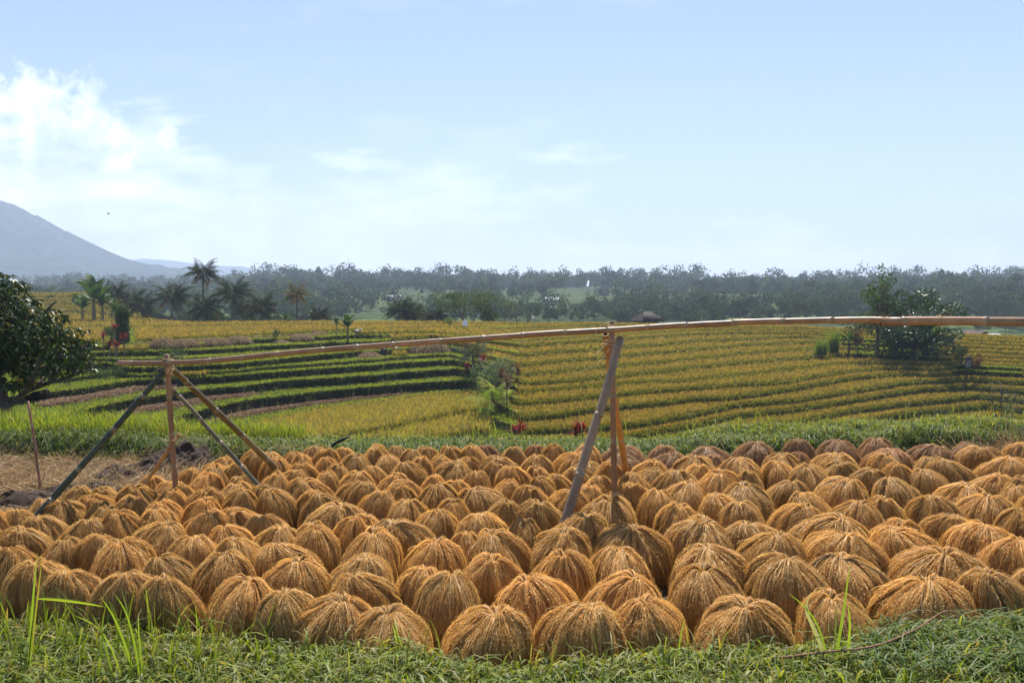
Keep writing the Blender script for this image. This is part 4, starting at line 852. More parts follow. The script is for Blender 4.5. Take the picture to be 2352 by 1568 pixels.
def make_banana(H, seed, nl=8, pal=((.030, .07, .014), (.05, .095, .02)), **tags):
    r = np.random.default_rng(seed); e = empty('banana_plant', (0, 0, 0), **tags)
    mb = MB(); add_tube(mb, smoothcurve([(0, 0, -.2), (0.02, 0, H * .3), (.0, .03, H * .55)], 8), np.linspace(.13, .07, 8) * H / 2.5, 8, [.16, .15, .07]); mb.obj('stem', MAT['bark'], e)
    mb = MB()
    for i in range(nl):
        az = i * 2.3 + r.normal(0, .3); el = 1.42 - .95 * (i / nl) + r.normal(0, .08); L = H * r.uniform(.55, .75); s = np.linspace(0, 1, 12); ang = el - s ** 1.5 * r.uniform(.6, 1.5)
        hx = np.concatenate([[0], np.cumsum(np.cos(ang[:-1]) * L / 11)]); hz = np.concatenate([[0], np.cumsum(np.sin(ang[:-1]) * L / 11)])
        R = np.array([0, 0, H * .5]) + np.stack([cos(az) * hx, sin(az) * hx, hz], -1); lat = np.array([-sin(az), cos(az), 0]); wv = .13 * H * np.clip(np.sin(np.clip(s * 1.1 - .12, 0, 1) * pi) ** .5, .02, 1)
        N_ = np.stack([-cos(az) * np.sin(ang), -sin(az) * np.sin(ang), np.cos(ang)], -1); c = np.array(pal[r.integers(2)]) * r.uniform(.8, 1.2)
        Lf = R - lat * wv[:, None] * .8 + N_ * wv[:, None] * .3 + r.normal(0, .012 * H, (12, 1)) * N_; Rt = R + lat * wv[:, None] * .8 + N_ * wv[:, None] * .3 + r.normal(0, .012 * H, (12, 1)) * N_
        V = np.stack([Lf, R, Rt], 1).reshape(-1, 3); k = (np.arange(11)[:, None] * 3 + np.array([[0, 1]])).ravel(); mb.add(V, np.stack([k, k + 1, k + 4, k + 3], -1), c)
    mb.obj('leaves', MAT['leaf'], e); return e
def make_rosette(H, seed, pal, n=46, L=.5, stems=1, name='cordyline', wd=.07, mt='leaf', **tags):
    r = np.random.default_rng(seed); e = empty(name, (0, 0, 0), **tags); ms = MB(); ml = MB()
    for s_ in range(stems):
        bx, by = (0, 0) if stems == 1 else r.normal(0, .22 * H ** .5, 2); h = H * (1 if s_ == 0 else r.uniform(.6, .95)); top = np.array([bx * 1.3, by * 1.3, h - L * .45])
        add_tube(ms, smoothcurve([(bx, by, -.15), (bx * 1.2, by * 1.1, h * .5), top], 7), .028 * H ** .5, 6, [.17, .13, .09])
        P = top + np.stack([np.zeros(n), np.zeros(n), r.uniform(-.5, .12, n) * L * 1.6], -1); up = np.tile([0, 0, 1.], (n, 1)); az = r.uniform(0, 6.3, n)
        el = r.uniform(.1, 1.3, n); up = np.stack([np.cos(az) * np.cos(el), np.sin(az) * np.cos(el), np.sin(el)], -1)
        c = np.array(pal)[r.integers(0, len(pal), n)] * r.uniform(.7, 1.3, (n, 1)); global rng
        ml.add(*blades(P, r.uniform(.6, 1.1, n) * L, wd, az, r.uniform(.1, .5, n), up=up, K=3, c0=c * .7, c1=c, tip=.5, droop=.6))
    ms.obj('stem', MAT['bark'], e); ml.obj('leaves', MAT[mt], e); return e
def make_shrub(H, R, seed, n, ls, pal, name='shrub', mt='leaf', blobs=None, trunk=True, asp=.8, **tags):
    r = np.random.default_rng(seed); e = empty(name, (0, 0, 0), **tags)
    if blobs is None: blobs = [(r.normal(0, .3) * R, r.normal(0, .3) * R, H * r.uniform(.35, .8), R * r.uniform(.4, .65), H * r.uniform(.18, .3)) for _ in range(7)]
    P, d = crown_pts(r, n, blobs); P[:, 2] = np.maximum(P[:, 2], .02); c = np.array(pal)[r.integers(0, len(pal), n)] * r.uniform(.65, 1.35, (n, 1))
    ms = MB()
    for b in blobs[:6]: add_tube(ms, smoothcurve([(0, 0, -.1), (b[0] * .4, b[1] * .4, b[2] * .5), (b[0], b[1], b[2])], 6), np.linspace(.02, .006, 6) * H ** .7, 5, [.14, .11, .08])
    ms.obj('stem', MAT['bark'], e)
    MB().add(*cards(P, r.uniform(.6, 1.3, n) * ls, nb=d, col=c, jit=.9, asp=asp)).obj('leaves', MAT[mt], e); return e
def hill_pt(x, y, k=None):
    """ground point of the hillside seen at picture pixel x, y (2352 px units)"""
    X = x * 1.7415; ray = np.array([(x - 1176) / F, 1.0]); j = int(np.clip(round((X - cx[0]) / 15), 0, len(cx) - 1)); best = None
    for k in range(-1, NE - 1):
        A, B = lip(k + 0)[j], foot(k - 1)[j] if k > -1 else lip(-1)[j]
        for t in (0, .25, .5, .75, 1):
            q = A * (1 - t) + B * t; py = 1167 + 3300 * (EYE - q[2]) / q[1]; e = abs(py - y * 1.7415)
            if best is None or e < best[0]: best = (e, q)
    q = best[1].copy(); q[0] = ray[0] * q[1]; return q
def place(e, x, y, **k):
    p = hill_pt(x, y); e.location = tuple(p); return e

# ------------------------------------------------------------------ plants on the terraces
DG = [[.035, .07, .02], [.05, .09, .025], [.03, .055, .018]]; RED = [[.34, .015, .03], [.22, .012, .025], [.42, .03, .04], [.12, .02, .02]]; RB = [[.22, .05, .04], [.14, .05, .03], [.10, .08, .03]]
place(make_shrub(3.4, .62, 1, 5200, .14, DG, blobs=[(0, 0, z, .55, .5) for z in (.5, .9, 1.4, 1.9, 2.4, 2.8)], label='tall dark column of creeper foliage beside the red cordylines', cat='shrub'), 281, 793)
place(make_shrub(1.7, 1.6, 2, 1500, .16, [[.06, .12, .05], [.05, .09, .03]], label='rounded green bush behind the left red cordylines', cat='shrub'), 255, 790)
for i, (x, y, h) in enumerate(((236, 826, 2.4), (250, 832, 2.0), (262, 824, 3.1), (266, 836, 1.9), (284, 830, 2.3))):
    place(make_rosette(h * .88, 20 + i, RED, L=.46, label=['red cordyline nearest the mango tree', 'short red cordyline second from the mango tree', 'tallest red cordyline of the left clump', 'low bright red cordyline in front of the tallest one', 'red cordyline standing apart below the dark creeper column'][i], cat='cordyline', group='red cordylines left of the trestle'), x, y)
place(make_shrub(1.6, 1.3, 3, 1300, .12, DG, label='dense dark bush below the left end of the bamboo rail', cat='shrub'), 392, 850)
for i, (x, y) in enumerate(((265, 872), (225, 868))):
    place(make_shrub(1.0, 1.1, 60 + i, 700, .11, [[.06, .10, .03], [.05, .08, .025]], label=['low green bush under the left end of the rail', 'low green bush at the edge of the mango crown'][i], cat='shrub'), x, y)
place(make_banana(2.6, 5, label='young bright banana plant on the terrace left of centre', cat='banana plant'), 798, 788)
place(make_rosette(2.3, 30, [[.07, .12, .03], [.10, .15, .04]], n=80, L=.55, name='dracaena', label='thin stemmed dracaena just left of the banana plant', cat='dracaena'), 772, 786)
place(make_shrub(1.3, .5, 6, 300, .12, DG, label='small dark sapling on the straw covered terrace above the rail', cat='sapling'), 631, 783)
place(make_shrub(1.3, .9, 7, 500, .14, [[.07, .13, .03], [.12, .12, .03]], label='small round bush at the top edge of the rice left of the white flag', cat='shrub'), 1034, 752)
# ditch plants
pm = make_palm(1.5, 41, frond=2.3, nf=11, pal=((.055, .08, .045), (.08, .10, .05)), label='dark grey green palm in the ditch below the rail', cat='palm'); pm.name = 'palm'; place(pm, 1088, 856)
pm = make_palm(.9, 42, frond=2.5, nf=9, pal=((.22, .30, .04), (.28, .30, .05)), label='young yellow green palm at the foot of the ditch', cat='palm'); pm.name = 'palm'; place(pm, 1130, 958)
for i, (x, y, h, pal, lb) in enumerate(((1067, 850, 2.3, RED, 'dark red cordyline left of the grey green ditch palm'), (1110, 872, 1.7, RED, 'bright red cordyline right of the grey green ditch palm'), (1072, 870, 1.3, RED, 'low dark red cordyline at the foot of the ditch palm'),
        (1164, 942, 2.0, RB, 'reddish brown cordyline beside the young yellow palm'), (1152, 905, 1.8, RB, 'brown cordyline above the young yellow palm'), (1190, 892, 1.6, RB, 'orange brown cordyline at the corner of the right rice field'), (1176, 880, 1.4, RB, 'small dark cordyline right of the grey bush'))):
    place(make_rosette(h, 50 + i, pal, L=.6, n=54, label=lb, cat='cordyline', group='cordylines along the ditch'), x, y)
place(make_shrub(2.9, 1.9, 8, 3000, .13, [[.13, .18, .12], [.10, .15, .09], [.16, .2, .13]], label='large grey green bush in the ditch above the young palm', cat='shrub'), 1147, 898)
def ondrop(x, y, Y): return tuple(PD(x, y, Y))
for i, (x, y, h) in enumerate(((1195, 1010, .62), (1325, 1010, .50))):
    e = make_rosette(1.0, 70 + i, RED, L=.36, n=36, stems=4, wd=.04, label=['red cordyline tops showing over the grass bank below the ditch', 'small red cordyline tops behind the grass bank left of the thick brace'][i], cat='cordyline'); e.location = ondrop(x, y + 6, 13.0); e.scale = (.36, .36, .36)
# copse on the right field
place(make_tree('tall', 8.6, 81, 2600, .26, pal=np.array([[.05, .09, .025], [.075, .12, .03]]), matn='leaf', label='tallest leafy tree of the copse in the right rice field', cat='tree'), 2017, 818)
place(make_tree('bushy', 6.9, 82, 4600, .28, pal=np.array(DG), matn='gloss', label='broad dark tree in the middle of the right copse', cat='tree'), 2098, 822)
place(make_tree('bushy', 5.4, 83, 3000, .26, pal=np.array([[.10, .07, .03], [.06, .08, .025]]), matn='leaf', label='brownish tree between the two tall trees of the copse', cat='tree'), 2058, 820)
place(make_tree('bushy', 4.6, 88, 3200, .26, pal=np.array(DG), matn='leaf', label='low dark tree filling the foot of the right copse', cat='tree'), 2078, 826)
for i, (x, y, h) in enumerate(((2125, 820, 3.6), (2143, 823, 3.0), (2110, 826, 2.8))):
    place(make_banana(h, 84 + i, nl=9, pal=((.05, .10, .03), (.08, .13, .05)), label=['tall dark banana plant at the right side of the copse', 'outermost banana plant of the copse, leaves drooping over the rice', 'banana plant in front of the copse trees'][i], cat='banana plant', group='banana plants of the copse'), x, y)
place(make_banana(2.5, 87, label='light green banana plant left of the copse', cat='banana plant'), 1951, 812)
place(make_shrub(2.4, .7, 9, 900, .16, [[.16, .06, .035], [.10, .06, .03]], label='red brown shrub between banana plant and copse', cat='shrub'), 1973, 812)
for i, (x, y, h) in enumerate(((1915, 812, 2.6), (1888, 815, 1.8))):
    e = empty('reed_clump', (0, 0, 0), label=['tall reed clump left of the light banana plant', 'thin low reed clump at the left end of the garden'][i], cat='reeds'); n = 240
    MB().add(*blades(np.stack([rng.normal(0, .28, n), rng.normal(0, .28, n), np.zeros(n)], -1), rng.uniform(.5, 1, n) * h, .05, rng.uniform(0, 6.3, n), rng.uniform(.05, .4, n), K=3, c0=np.array([.07, .12, .03]), c1=mixc([[.14, .20, .05]], n), tip=.2)).obj('blades', MAT['grass'], e); place(e, x, y)
place(make_shrub(1.9, .62, 12, 800, .14, [[.05, .09, .02], [.07, .11, .03]], label='small upright green tree on the grassy path right of the copse', cat='tree', name='small_tree'), 2211, 843)
place(make_shrub(1.45, .45, 13, 600, .13, [[.26, .05, .04], [.14, .05, .03], [.08, .07, .02]], label='red leaved shrub beside the little shrine', cat='shrub'), 2247, 848)
sh = empty('shrine', (0, 0, 0), label='small grey offering shrine on the path left of the red shrub', cat='shrine')
def box(mb, x0, x1, y0, y1, z0, z1, c, taper=0):
    k = 1 - taper; mx_, my_ = (x0 + x1) / 2, (y0 + y1) / 2
    V = [(x0, y0, z0), (x1, y0, z0), (x1, y1, z0), (x0, y1, z0)] + [(mx_ + (a - mx_) * k, my_ + (b - my_) * k, z1) for a, b in ((x0, y0), (x1, y0), (x1, y1), (x0, y1))]
    for f in ([0, 3, 2, 1], [4, 5, 6, 7], [0, 1, 5, 4], [1, 2, 6, 5], [2, 3, 7, 6], [3, 0, 4, 7]): pass
    mb.add(V, [[0, 3, 2, 1], [4, 5, 6, 7], [0, 1, 5, 4], [1, 2, 6, 5], [2, 3, 7, 6], [3, 0, 4, 7]], c); return mb
box(box(MB(), -.35, .35, -.3, .3, -.1, .25, [.25, .24, .21]), -.22, .22, -.2, .2, .25, .62, [.3, .29, .25]).obj('base', MAT['roof'], sh)
box(MB(), -.34, .34, -.3, .3, .62, .95, [.07, .055, .045], .85).obj('roof', MAT['roof'], sh); place(sh, 2229, 846)
# slender sapling beyond the bank
e = make_shrub(3.3, .85, 14, 700, .075, [[.10, .12, .06], [.14, .15, .09], [.07, .08, .04]], name='sapling', blobs=[(0, 0, 2.9, .42, .3), (-.35, .1, 2.5, .35, .3), (.45, 0, 2.4, .4, .3), (0, 0, 2.1, .7, .3), (.25, 0, 1.6, .45, .3), (.62, .1, 1.8, .3, .2)], label='slender sparse sapling standing just beyond the bank at the right', cat='sapling')
e.location = ondrop(2297, 1000, 26); e.scale = (1, 1, .56); 
# ------------------------------------------------------------------ mango tree at the left
def mango():
    Y = 16.0; b = PD(14, 965, Y); e = empty('mango_tree', tuple(b), label='dark glossy mango tree at the left edge beyond the bank', cat='tree'); r = np.random.default_rng(5)
    L = lambda x, y, d=0: PD(x, y, Y + d) - b
    mb = MB(); C_ = [.13, .10, .085]
    add_tube(mb, smoothcurve([L(12, 985), L(8, 930), L(-20, 860), L(-50, 780)], 14), np.linspace(.15, .09, 14), 10, C_)
    br = [[L(10, 945), L(50, 905, .1), L(110, 880, .1), L(180, 857, 0), L(215, 822, -.1)], [L(118, 876, .1), L(135, 820, .2), L(150, 770, .3)], [L(-10, 880), L(20, 800, .4), L(40, 720, .5), L(30, 650, .5)], [L(20, 800, .4), L(80, 740, .2), L(130, 690, .1)], [L(170, 860), L(180, 810, -.5), L(200, 790, -.6)],
          [L(-30, 850), L(-100, 760, .3), L(-160, 720, .2)], [L(60, 900, .1), L(80, 860, -.7), L(90, 820, -.9)], [L(90, 885), L(110, 850, .7), L(120, 800, .9)]]
    for p in br: add_tube(mb, smoothcurve(p, 12), np.linspace(.06, .015, 12), 7, C_)
    mb.obj('trunk', MAT['bark'], e)
    blobs = []
    for x, y, rx, rz in ((30, 655, 40, 22), (5, 700, 65, 45), (60, 715, 42, 38), (95, 760, 60, 40), (150, 800, 60, 42), (195, 820, 36, 48), (175, 780, 40, 28), (60, 800, 65, 50), (0, 780, 80, 70), (20, 865, 55, 38), (-40, 680, 60, 50), (-70, 790, 90, 80), (120, 735, 30, 30), (70, 850, 34, 26), (-20, 640, 40, 18), (130, 840, 45, 22)):
        for dd in (-.7, .1, .8):
            p = L(x + r.normal(0, 8), y + r.normal(0, 6), dd * (rx / 60)); k = Y / F; blobs.append((p[0], p[1], p[2], rx * k * .85, rz * k * .85))
    nw = 1800; P, d = crown_pts(r, nw, blobs); lv = MB(); n = nw * 8; wi = np.repeat(np.arange(nw), 8); az = r.uniform(0, 6.3, n); el = r.uniform(-.9, .5, n)
    up = np.stack([np.cos(az) * np.cos(el), np.sin(az) * np.cos(el), np.sin(el)], -1); c = np.array([[.022, .042, .012], [.032, .06, .015], [.02, .034, .012], [.06, .09, .022]])[r.integers(0, 4, n)] * r.uniform(.7, 1.3, (n, 1))
    dry = r.random(n) < .03; c[dry] = [.25, .17, .05]
    h = r.uniform(.08, .165, n); t = np.linspace(0, 1, 4)[None, :, None]; ctr = P[wi][:, None] + up[:, None] * h[:, None, None] * t + np.array([0, 0, -1]) * (h[:, None, None] * .45 * t ** 2)
    sd = nrm(np.cross(up, r.normal(size=(n, 3)))); wv = np.array([.15, 1, .8, .05])[None, :, None] * .016
    V = np.stack([ctr - sd[:, None] * wv, ctr + sd[:, None] * wv], 2).reshape(-1, 3); bs = ((np.arange(n) * 8)[:, None] + (np.arange(3) * 2)[None]).ravel()
    lv.add(V, np.stack([bs, bs + 1, bs + 3, bs + 2], -1), np.repeat(c, 8, axis=0)); lv.obj('crown', MAT['gloss'], e, smooth=True)
    mb = MB(); p = [PD(56, 912, 15.2), PD(74, 900, 15.2), PD(90, 918, 15.2), PD(70, 921, 15.2)]; V = [q + np.array([0, o, 0]) for o in (0, .5) for q in p]
    mb.add(V, [[0, 1, 2, 3], [7, 6, 5, 4], [0, 4, 5, 1], [1, 5, 6, 2], [2, 6, 7, 3], [3, 7, 4, 0]], [.025, .018, .015]); mb.obj('wooden_board', MAT['bark'], label='dark wooden board wedged under the mango branch above the thin stake', cat='board')
mango()
# ------------------------------------------------------------------ palms and trees beyond the plateau
def behind(x, y, Y): return tuple(PD(x, y, Y))
PALMS = [(468, 602, 760, 118, 'tallest coconut palm, head clear above the ridge'), (256, 650, 765, 122, 'coconut palm right behind the left banana plants'), (302, 668, 765, 126, 'bushy coconut palm second right of the banana plants'), (332, 676, 765, 120, 'low coconut palm with a leaning trunk beside it'),
         (396, 655, 765, 116, 'coconut palm with arching fronds left of the tallest palm'), (470, 678, 770, 112, 'short coconut palm at the foot of the tallest palm'), (534, 642, 770, 114, 'full coconut palm just right of the tallest palm'), (560, 690, 770, 118, 'small coconut palm between two larger ones'),
         (604, 678, 765, 110, 'coconut palm with wide drooping fronds above the rice'), (735, 706, 760, 112, 'dwarf coconut palm left of the dracaena'), (926, 684, 762, 112, 'tall coconut palm above the middle of the field'), (948, 700, 762, 114, 'smaller coconut palm leaning on the middle one'), (1002, 708, 760, 116, 'low palm left of the spreading tree')]
for i, (x, y, yb, Y, lb) in enumerate(PALMS):
    h = (yb - y) / F * Y; b = behind(x, yb, Y); fr = (3.3, 3.3, 3.3, 3.3, 3.5, 3.4, 3.7, 2.7, 3.4, 2.6, 3.3, 2.9, 2.5)[i]
    e = make_palm(max(h - fr * .50, 1.6), 200 + i, frond=fr, nf=20, label=lb, cat='palm', group='coconut palms behind the plateau'); e.location = b
e = make_palm(4.4, 230, frond=2.6, nf=15, pal=((.13, .085, .04), (.07, .07, .03)), label='brownish coconut palm with a thick bare trunk', cat='palm', group='coconut palms behind the plateau'); e.location = behind(683, 755, 108)
for i, (x, yb, Y, h, lb) in enumerate(((216, 742, 112, 6.0, 'largest banana plant of the row left of the palms'), (236, 742, 110, 4.4, 'banana plant with bright leaves beside the largest one'), (263, 742, 109, 2.9, 'small banana plant under the first palm'), (190, 740, 113, 3.6, 'banana plant at the left end of the palm row'), (655, 756, 112, 2.2, 'low banana plant left of the brownish palm'))):
    e = make_banana(h, 240 + i, nl=9, label=lb, cat='banana plant', group='banana plants at the edge of the plateau'); e.location = behind(x, yb, Y)
e = make_tree('dome', 6.6, 250, 5200, .22, pal=np.array([[.08, .11, .04], [.06, .09, .035]]), matn='leaf', label='wide spreading tree with a flat crown behind the plateau', cat='tree'); e.location = behind(1065, 768, 118)
e = make_tree('round', 5.6, 251, 1500, .27, pal=np.array([[.08, .105, .04], [.06, .085, .035]]), matn='leaf', label='rounded tree right of the spreading tree', cat='tree'); e.location = behind(1130, 768, 116)
e = make_tree('flat', 4.8, 252, 160, .2, matn='leaf', label='nearly leafless tree right of the rounded one', cat='tree'); e.location = behind(1185, 765, 118)
e = make_tree('flat', 4.2, 257, 120, .2, matn='leaf', label='bare twiggy tree furthest right of the spreading tree', cat='tree'); e.location = behind(1213, 765, 119)
for i, (x, yb, Y, h, lb) in enumerate(((985, 765, 118, 3.6, 'dark bush left of the spreading tree'), (180, 735, 150, 4.8, 'round dark tree on the upper left terraces'), (205, 715, 165, 4.2, 'low dark tree behind the left banana plants'), (120, 715, 160, 3.3, 'dark bush beside the mango crown on the far terraces'), (345, 760, 128, 4.2, 'dark tree between the left palms'), (500, 762, 128, 4.0, 'dark tree behind the tallest palm trunk'), (440, 765, 126, 3.8, 'dark tree left of the tallest palm trunk'), (580, 765, 122, 3.0, 'dark bush between the right palms'))):
    e = make_tree('round', h, 260 + i, 700, .34, pal=np.array(DG), matn='leaf', label=lb, cat='tree', group='dark trees behind the palm row'); e.location = behind(x, yb, Y)
# upper left terraces beyond the mango tree
def upper_left():
    mb = MB(); r = np.random.default_rng(3); rows = []; xs = np.linspace(-160, 330, 60); P = []; C = []
    ye = [750, 738, 728, 716, 708, 699, 691, 684, 679, 676]; Ys = [118, 124, 130, 138, 145, 152, 158, 165, 172, 180]
    for j, (y, Y) in enumerate(zip(ye, Ys)):
        wob = 1.2 * vnoise(xs, xs * 0 + j, 60, 3); q = np.array([PD(a, y + wv + (a > 225) * (a - 225) * .25, Y) for a, wv in zip(xs, wob)])
        if j:
            f = q.copy(); f[:, 2] = P[-1][:, 2]; f[:, 1] -= .3; P.append(f); C.append(np.tile([.07, .10, .03], (60, 1)))
        P.append(q); C.append(np.tile([[.14, .15, .045], [.10, .13, .04]][j % 2], (60, 1)))
    q = P[-1].copy(); q[:, 1] += 40; q[:, 2] -= 9; P.append(q); C.append(C[-1])
    V = np.stack(P); a, b = V.shape[:2]; i = np.arange(a - 1)[:, None] * b + np.arange(b - 1)[None]
    mb.add(V.reshape(-1, 3), np.stack([i, i + 1, i + b + 1, i + b], -1).reshape(-1, 4), np.concatenate(C)); mb.obj('hillside', MAT['far'], kind='structure', label='upper rice terraces beyond the mango tree')
    n = 26000; k = r.integers(0, a - 1, n); j = r.integers(0, b - 1, n); t, s = r.random((n, 1)), r.random((n, 1)); p = V[k, j] * (1 - t) * (1 - s) + V[k + 1, j] * t * (1 - s) + V[k, j + 1] * (1 - t) * s + V[k + 1, j + 1] * t * s
    MB().add(*blades(p, r.uniform(.3, .7, n), .16, r.uniform(0, 6.3, n), r.uniform(.1, .4, n), K=1, c0=np.array([.12, .15, .03]), c1=mixc([[.26, .22, .07], [.18, .2, .06], [.30, .23, .08]], n), tip=.5)).obj('rice_crop', MAT['rice'], kind='stuff', label='golden rice on the upper left terraces', cat='rice')
upper_left()
# wooded slopes
def forest(n, xr, tr, hr, cardsn, cs, label, seed, mask=True, pal=FG, single=None):
    r = np.random.default_rng(seed); x = r.uniform(*xr, n); t = r.uniform(*tr, n)
    if mask: k = openness(x, t) > r.uniform(-.05, .25, n); x, t = x[k], t[k]
    p = far_pt(x, t); m = len(x); H = (hr[0] + (hr[1] - hr[0]) * r.random(m) ** 2.0) * (p[:, 1] / 500) ** .25 * (1 + .35 * fbm(p[:, 0], p[:, 1], 60, 8)); mb = MB(); lob = 5
    wide = r.uniform(.22, .42, m); off = r.normal(0, 1, (m, lob, 3)) * [.26, .26, .20]; rad = r.uniform(.35, .6, (m, lob))
    q = cardsn; li = r.integers(0, lob, (m, q)); d = nrm(r.normal(size=(m, q, 3))); mi = np.arange(m)[:, None]
    S = (H * wide * 1.6)[:, None, None] * np.array([1, 1, 1.0]); ctr = p[:, None] + np.array([0, 0, 1]) * (H * .58)[:, None, None]
    P = ctr + (off[mi, li] + d * rad[mi, li][..., None] * r.uniform(.6, 1, (m, q, 1)) * .75) * S * np.array([1, 1, .95])
    P[..., 2] = np.maximum(P[..., 2], p[:, None, 2] - .3)
    c = pal[r.integers(0, len(pal), m)][:, None] * r.uniform(.5, 1.6, (m, 1, 1)) * r.uniform(.7, 1.3, (m, q, 1))
    mb.add(*cards(P.reshape(-1, 3), (np.repeat(cs * p[:, 1] / 500, q)) * r.uniform(.7, 1.4, m * q), nb=d.reshape(-1, 3), col=c.reshape(-1, 3), jit=.7, asp=1.2))
    mb.obj('forest', MAT['fleaf'], kind='stuff', label=label, cat='forest')
forest(5200, (-300, 2700), (1.4, 6.6), (5, 14), 90, 1.2, 'hazy woods covering the far side of the valley', 1)
forest(1500, (-300, 2700), (5.4, 6.9), (4, 21), 130, 1.1, 'dense line of trees along the top of the ridge', 2, mask=False)
forest(900, (1600, 2700), (1.0, 3.8), (5, 15), 300, .85, 'dark woods on the near right side of the valley', 3, pal=FG * .85)
forest(620, (150, 1750), (.9, 2.4), (4, 8), 200, .95, 'dark trees just below the plateau', 4, pal=FG * .9)
# trees that stand out of the woods one by one
forest(1500, (-300, 2700), (5.3, 6.5), (2.5, 5), 60, 1.2, 'low bushes closing the foot of the ridge trees', 9, mask=False)
forest(330, (160, 700), (.02, .5), (4, 7.5), 420, .8, 'dark undergrowth at the foot of the palm row', 5, mask=False, pal=FG * .5)
def standouts():
    proto = {k: make_tree(k, 10, 400 + i, 900, .7, label='x', cat='tree') for i, k in enumerate(('round', 'flat', 'tall', 'cone'))}
    pp = make_palm(7.5, 420, frond=3.4, nf=15, label='x', cat='palm'); used = {}
    spots = [(697, 613, 'round', 26, 720, 'huge round tree standing high above the ridge left of centre'), (560, 634, 'flat', 14, 760, 'flat topped tree on the ridge right of the tallest palm'), (965, 620, 'tall', 22, 640, 'tall dark tree on the ridge above the middle palms'),
        (1044, 628, 'round', 18, 640, 'round dark tree on the ridge above the spreading tree'), (1115, 627, 'flat', 17, 650, 'umbrella shaped tree on the ridge left of centre'), (1150, 630, 'round', 13, 650, 'small round tree right of the umbrella tree'), (1330, 624, 'round', 19, 660, 'broad tree on the ridge left of the centre trestle'),
        (1300, 627, 'tall', 16, 660, 'narrow tree beside the broad ridge tree'), (1220, 629, 'round', 15, 700, 'round tree on the ridge above the leafless trees'), (1460, 631, 'cone', 15, 690, 'pointed tree on the ridge right of the centre post'), (1580, 634, 'flat', 14, 700, 'flat tree on the ridge right of the centre post'),
        (1650, 636, 'flat', 12, 720, 'small flat tree on the ridge above the hut'), (1840, 636, 'flat', 14, 700, 'pale flat crowned tree on the right part of the ridge'), (2185, 626, 'cone', 30, 420, 'large pointed tree in the right woods'), (2215, 630, 'round', 26, 400, 'large rounded tree in the right woods'), (2260, 634, 'round', 27, 380, 'broad dark tree at the right side of the woods'),
        (2320, 636, 'cone', 24, 380, 'pointed dark tree near the right edge'), (2075, 648, 'tall', 17, 330, 'slim tree above the copse'), (2005, 662, 'round', 15, 300, 'round tree left behind the copse'), (2150, 668, 'round', 16, 280, 'rounded pale green tree right behind the copse'), (1760, 668, 'round', 15, 300, 'dark tree mass above the right end of the rail'),
        (1700, 684, 'round', 10, 260, 'dark tree left of the garden above the rail'), (1500, 672, 'round', 14, 300, 'dark tree on the slope behind the thatched hut'), (1420, 700, 'round', 9, 250, 'low tree above the centre trestle'), (820, 690, 'cone', 15, 330, 'dark pointed tree in the middle of the slope'), (1560, 690, 'round', 11, 260, 'round bush right of the thatched hut'),
        (900, 660, 'tall', 14, 480, 'narrow dark tree on the slope above the field'), (760, 650, 'cone', 13, 520, 'slim dark tree on the slope right of the big ridge tree'), (1250, 668, 'tall', 13, 430, 'slim tree on the slope left of the centre trestle'), (1380, 656, 'round', 15, 480, 'rounded tree high on the central slope'),
        (1820, 660, 'tall', 16, 320, 'tall tree among the right woods above the rail'), (1920, 662, 'round', 17, 300, 'broad tree in the right woods'), (2290, 668, 'round', 17, 260, 'pale green broad tree near the right edge above the rail')]
    for x, y, k, h, Y, lb in spots:
        p = PD(x, y, Y); s = h / 10; b = (p[0], p[1], p[2] - h * .98); e = proto[k]
        if k in used: e = copy_tree(e)
        used[k] = 1; e.location = b; e.scale = (s * (1.0 if k != 'round' else 1.15),) * 2 + (s,); e.rotation_euler = (0, 0, rng.uniform(0, 6.3)); e['label'] = lb; e['group'] = 'single trees standing out of the woods'
    pal = [(470, 640, 500), (1355, 630, 640), (1427, 629, 620), (1440, 634, 620), (1590, 634, 640), (1770, 634, 640), (1728, 636, 660), (1882, 637, 600), (1905, 640, 600), (1925, 642, 600), (1966, 640, 560), (2340, 630, 330), (1860, 644, 330), (1740, 720, 230), (1480, 716, 200), (1330, 700, 260), (1262, 705, 240), (1840, 690, 220), (980, 640, 560), (612, 652, 420), (2290, 655, 300), (1200, 650, 480)]
    w2 = ['left of the tallest palm', 'left of the centre post', 'just right of the centre post', 'second right of the centre post', 'above the right rice field', 'above the rail sleeve', 'left of the paired palms', 'leftmost of three close palms', 'middle of three close palms', 'rightmost of three close palms', 'above the copse', 'at the right edge', 'inside the right woods', 'dark and low above the garden', 'behind the thatched hut', 'left of the centre trestle', 'beside the leafless trees', 'on the slope above the copse', 'above the middle palms', 'behind the right palms', 'between the rounded trees at the right', 'high on the slope above the leafless trees']
    for i, ((x, y, Y), t) in enumerate(zip(pal, w2)):
        p = PD(x, y, Y); e = pp if i == 0 else copy_tree(pp); h = 11 if Y > 350 else 9; s = h / 9.0
        e.location = (p[0], p[1], p[2] - h); e.scale = (s * 1.15, s * 1.15, s); e.rotation_euler = (0, 0, rng.uniform(0, 6.3)); e['label'] = 'distant coconut palm ' + t; e['group'] = 'distant palms among the woods'
standouts()
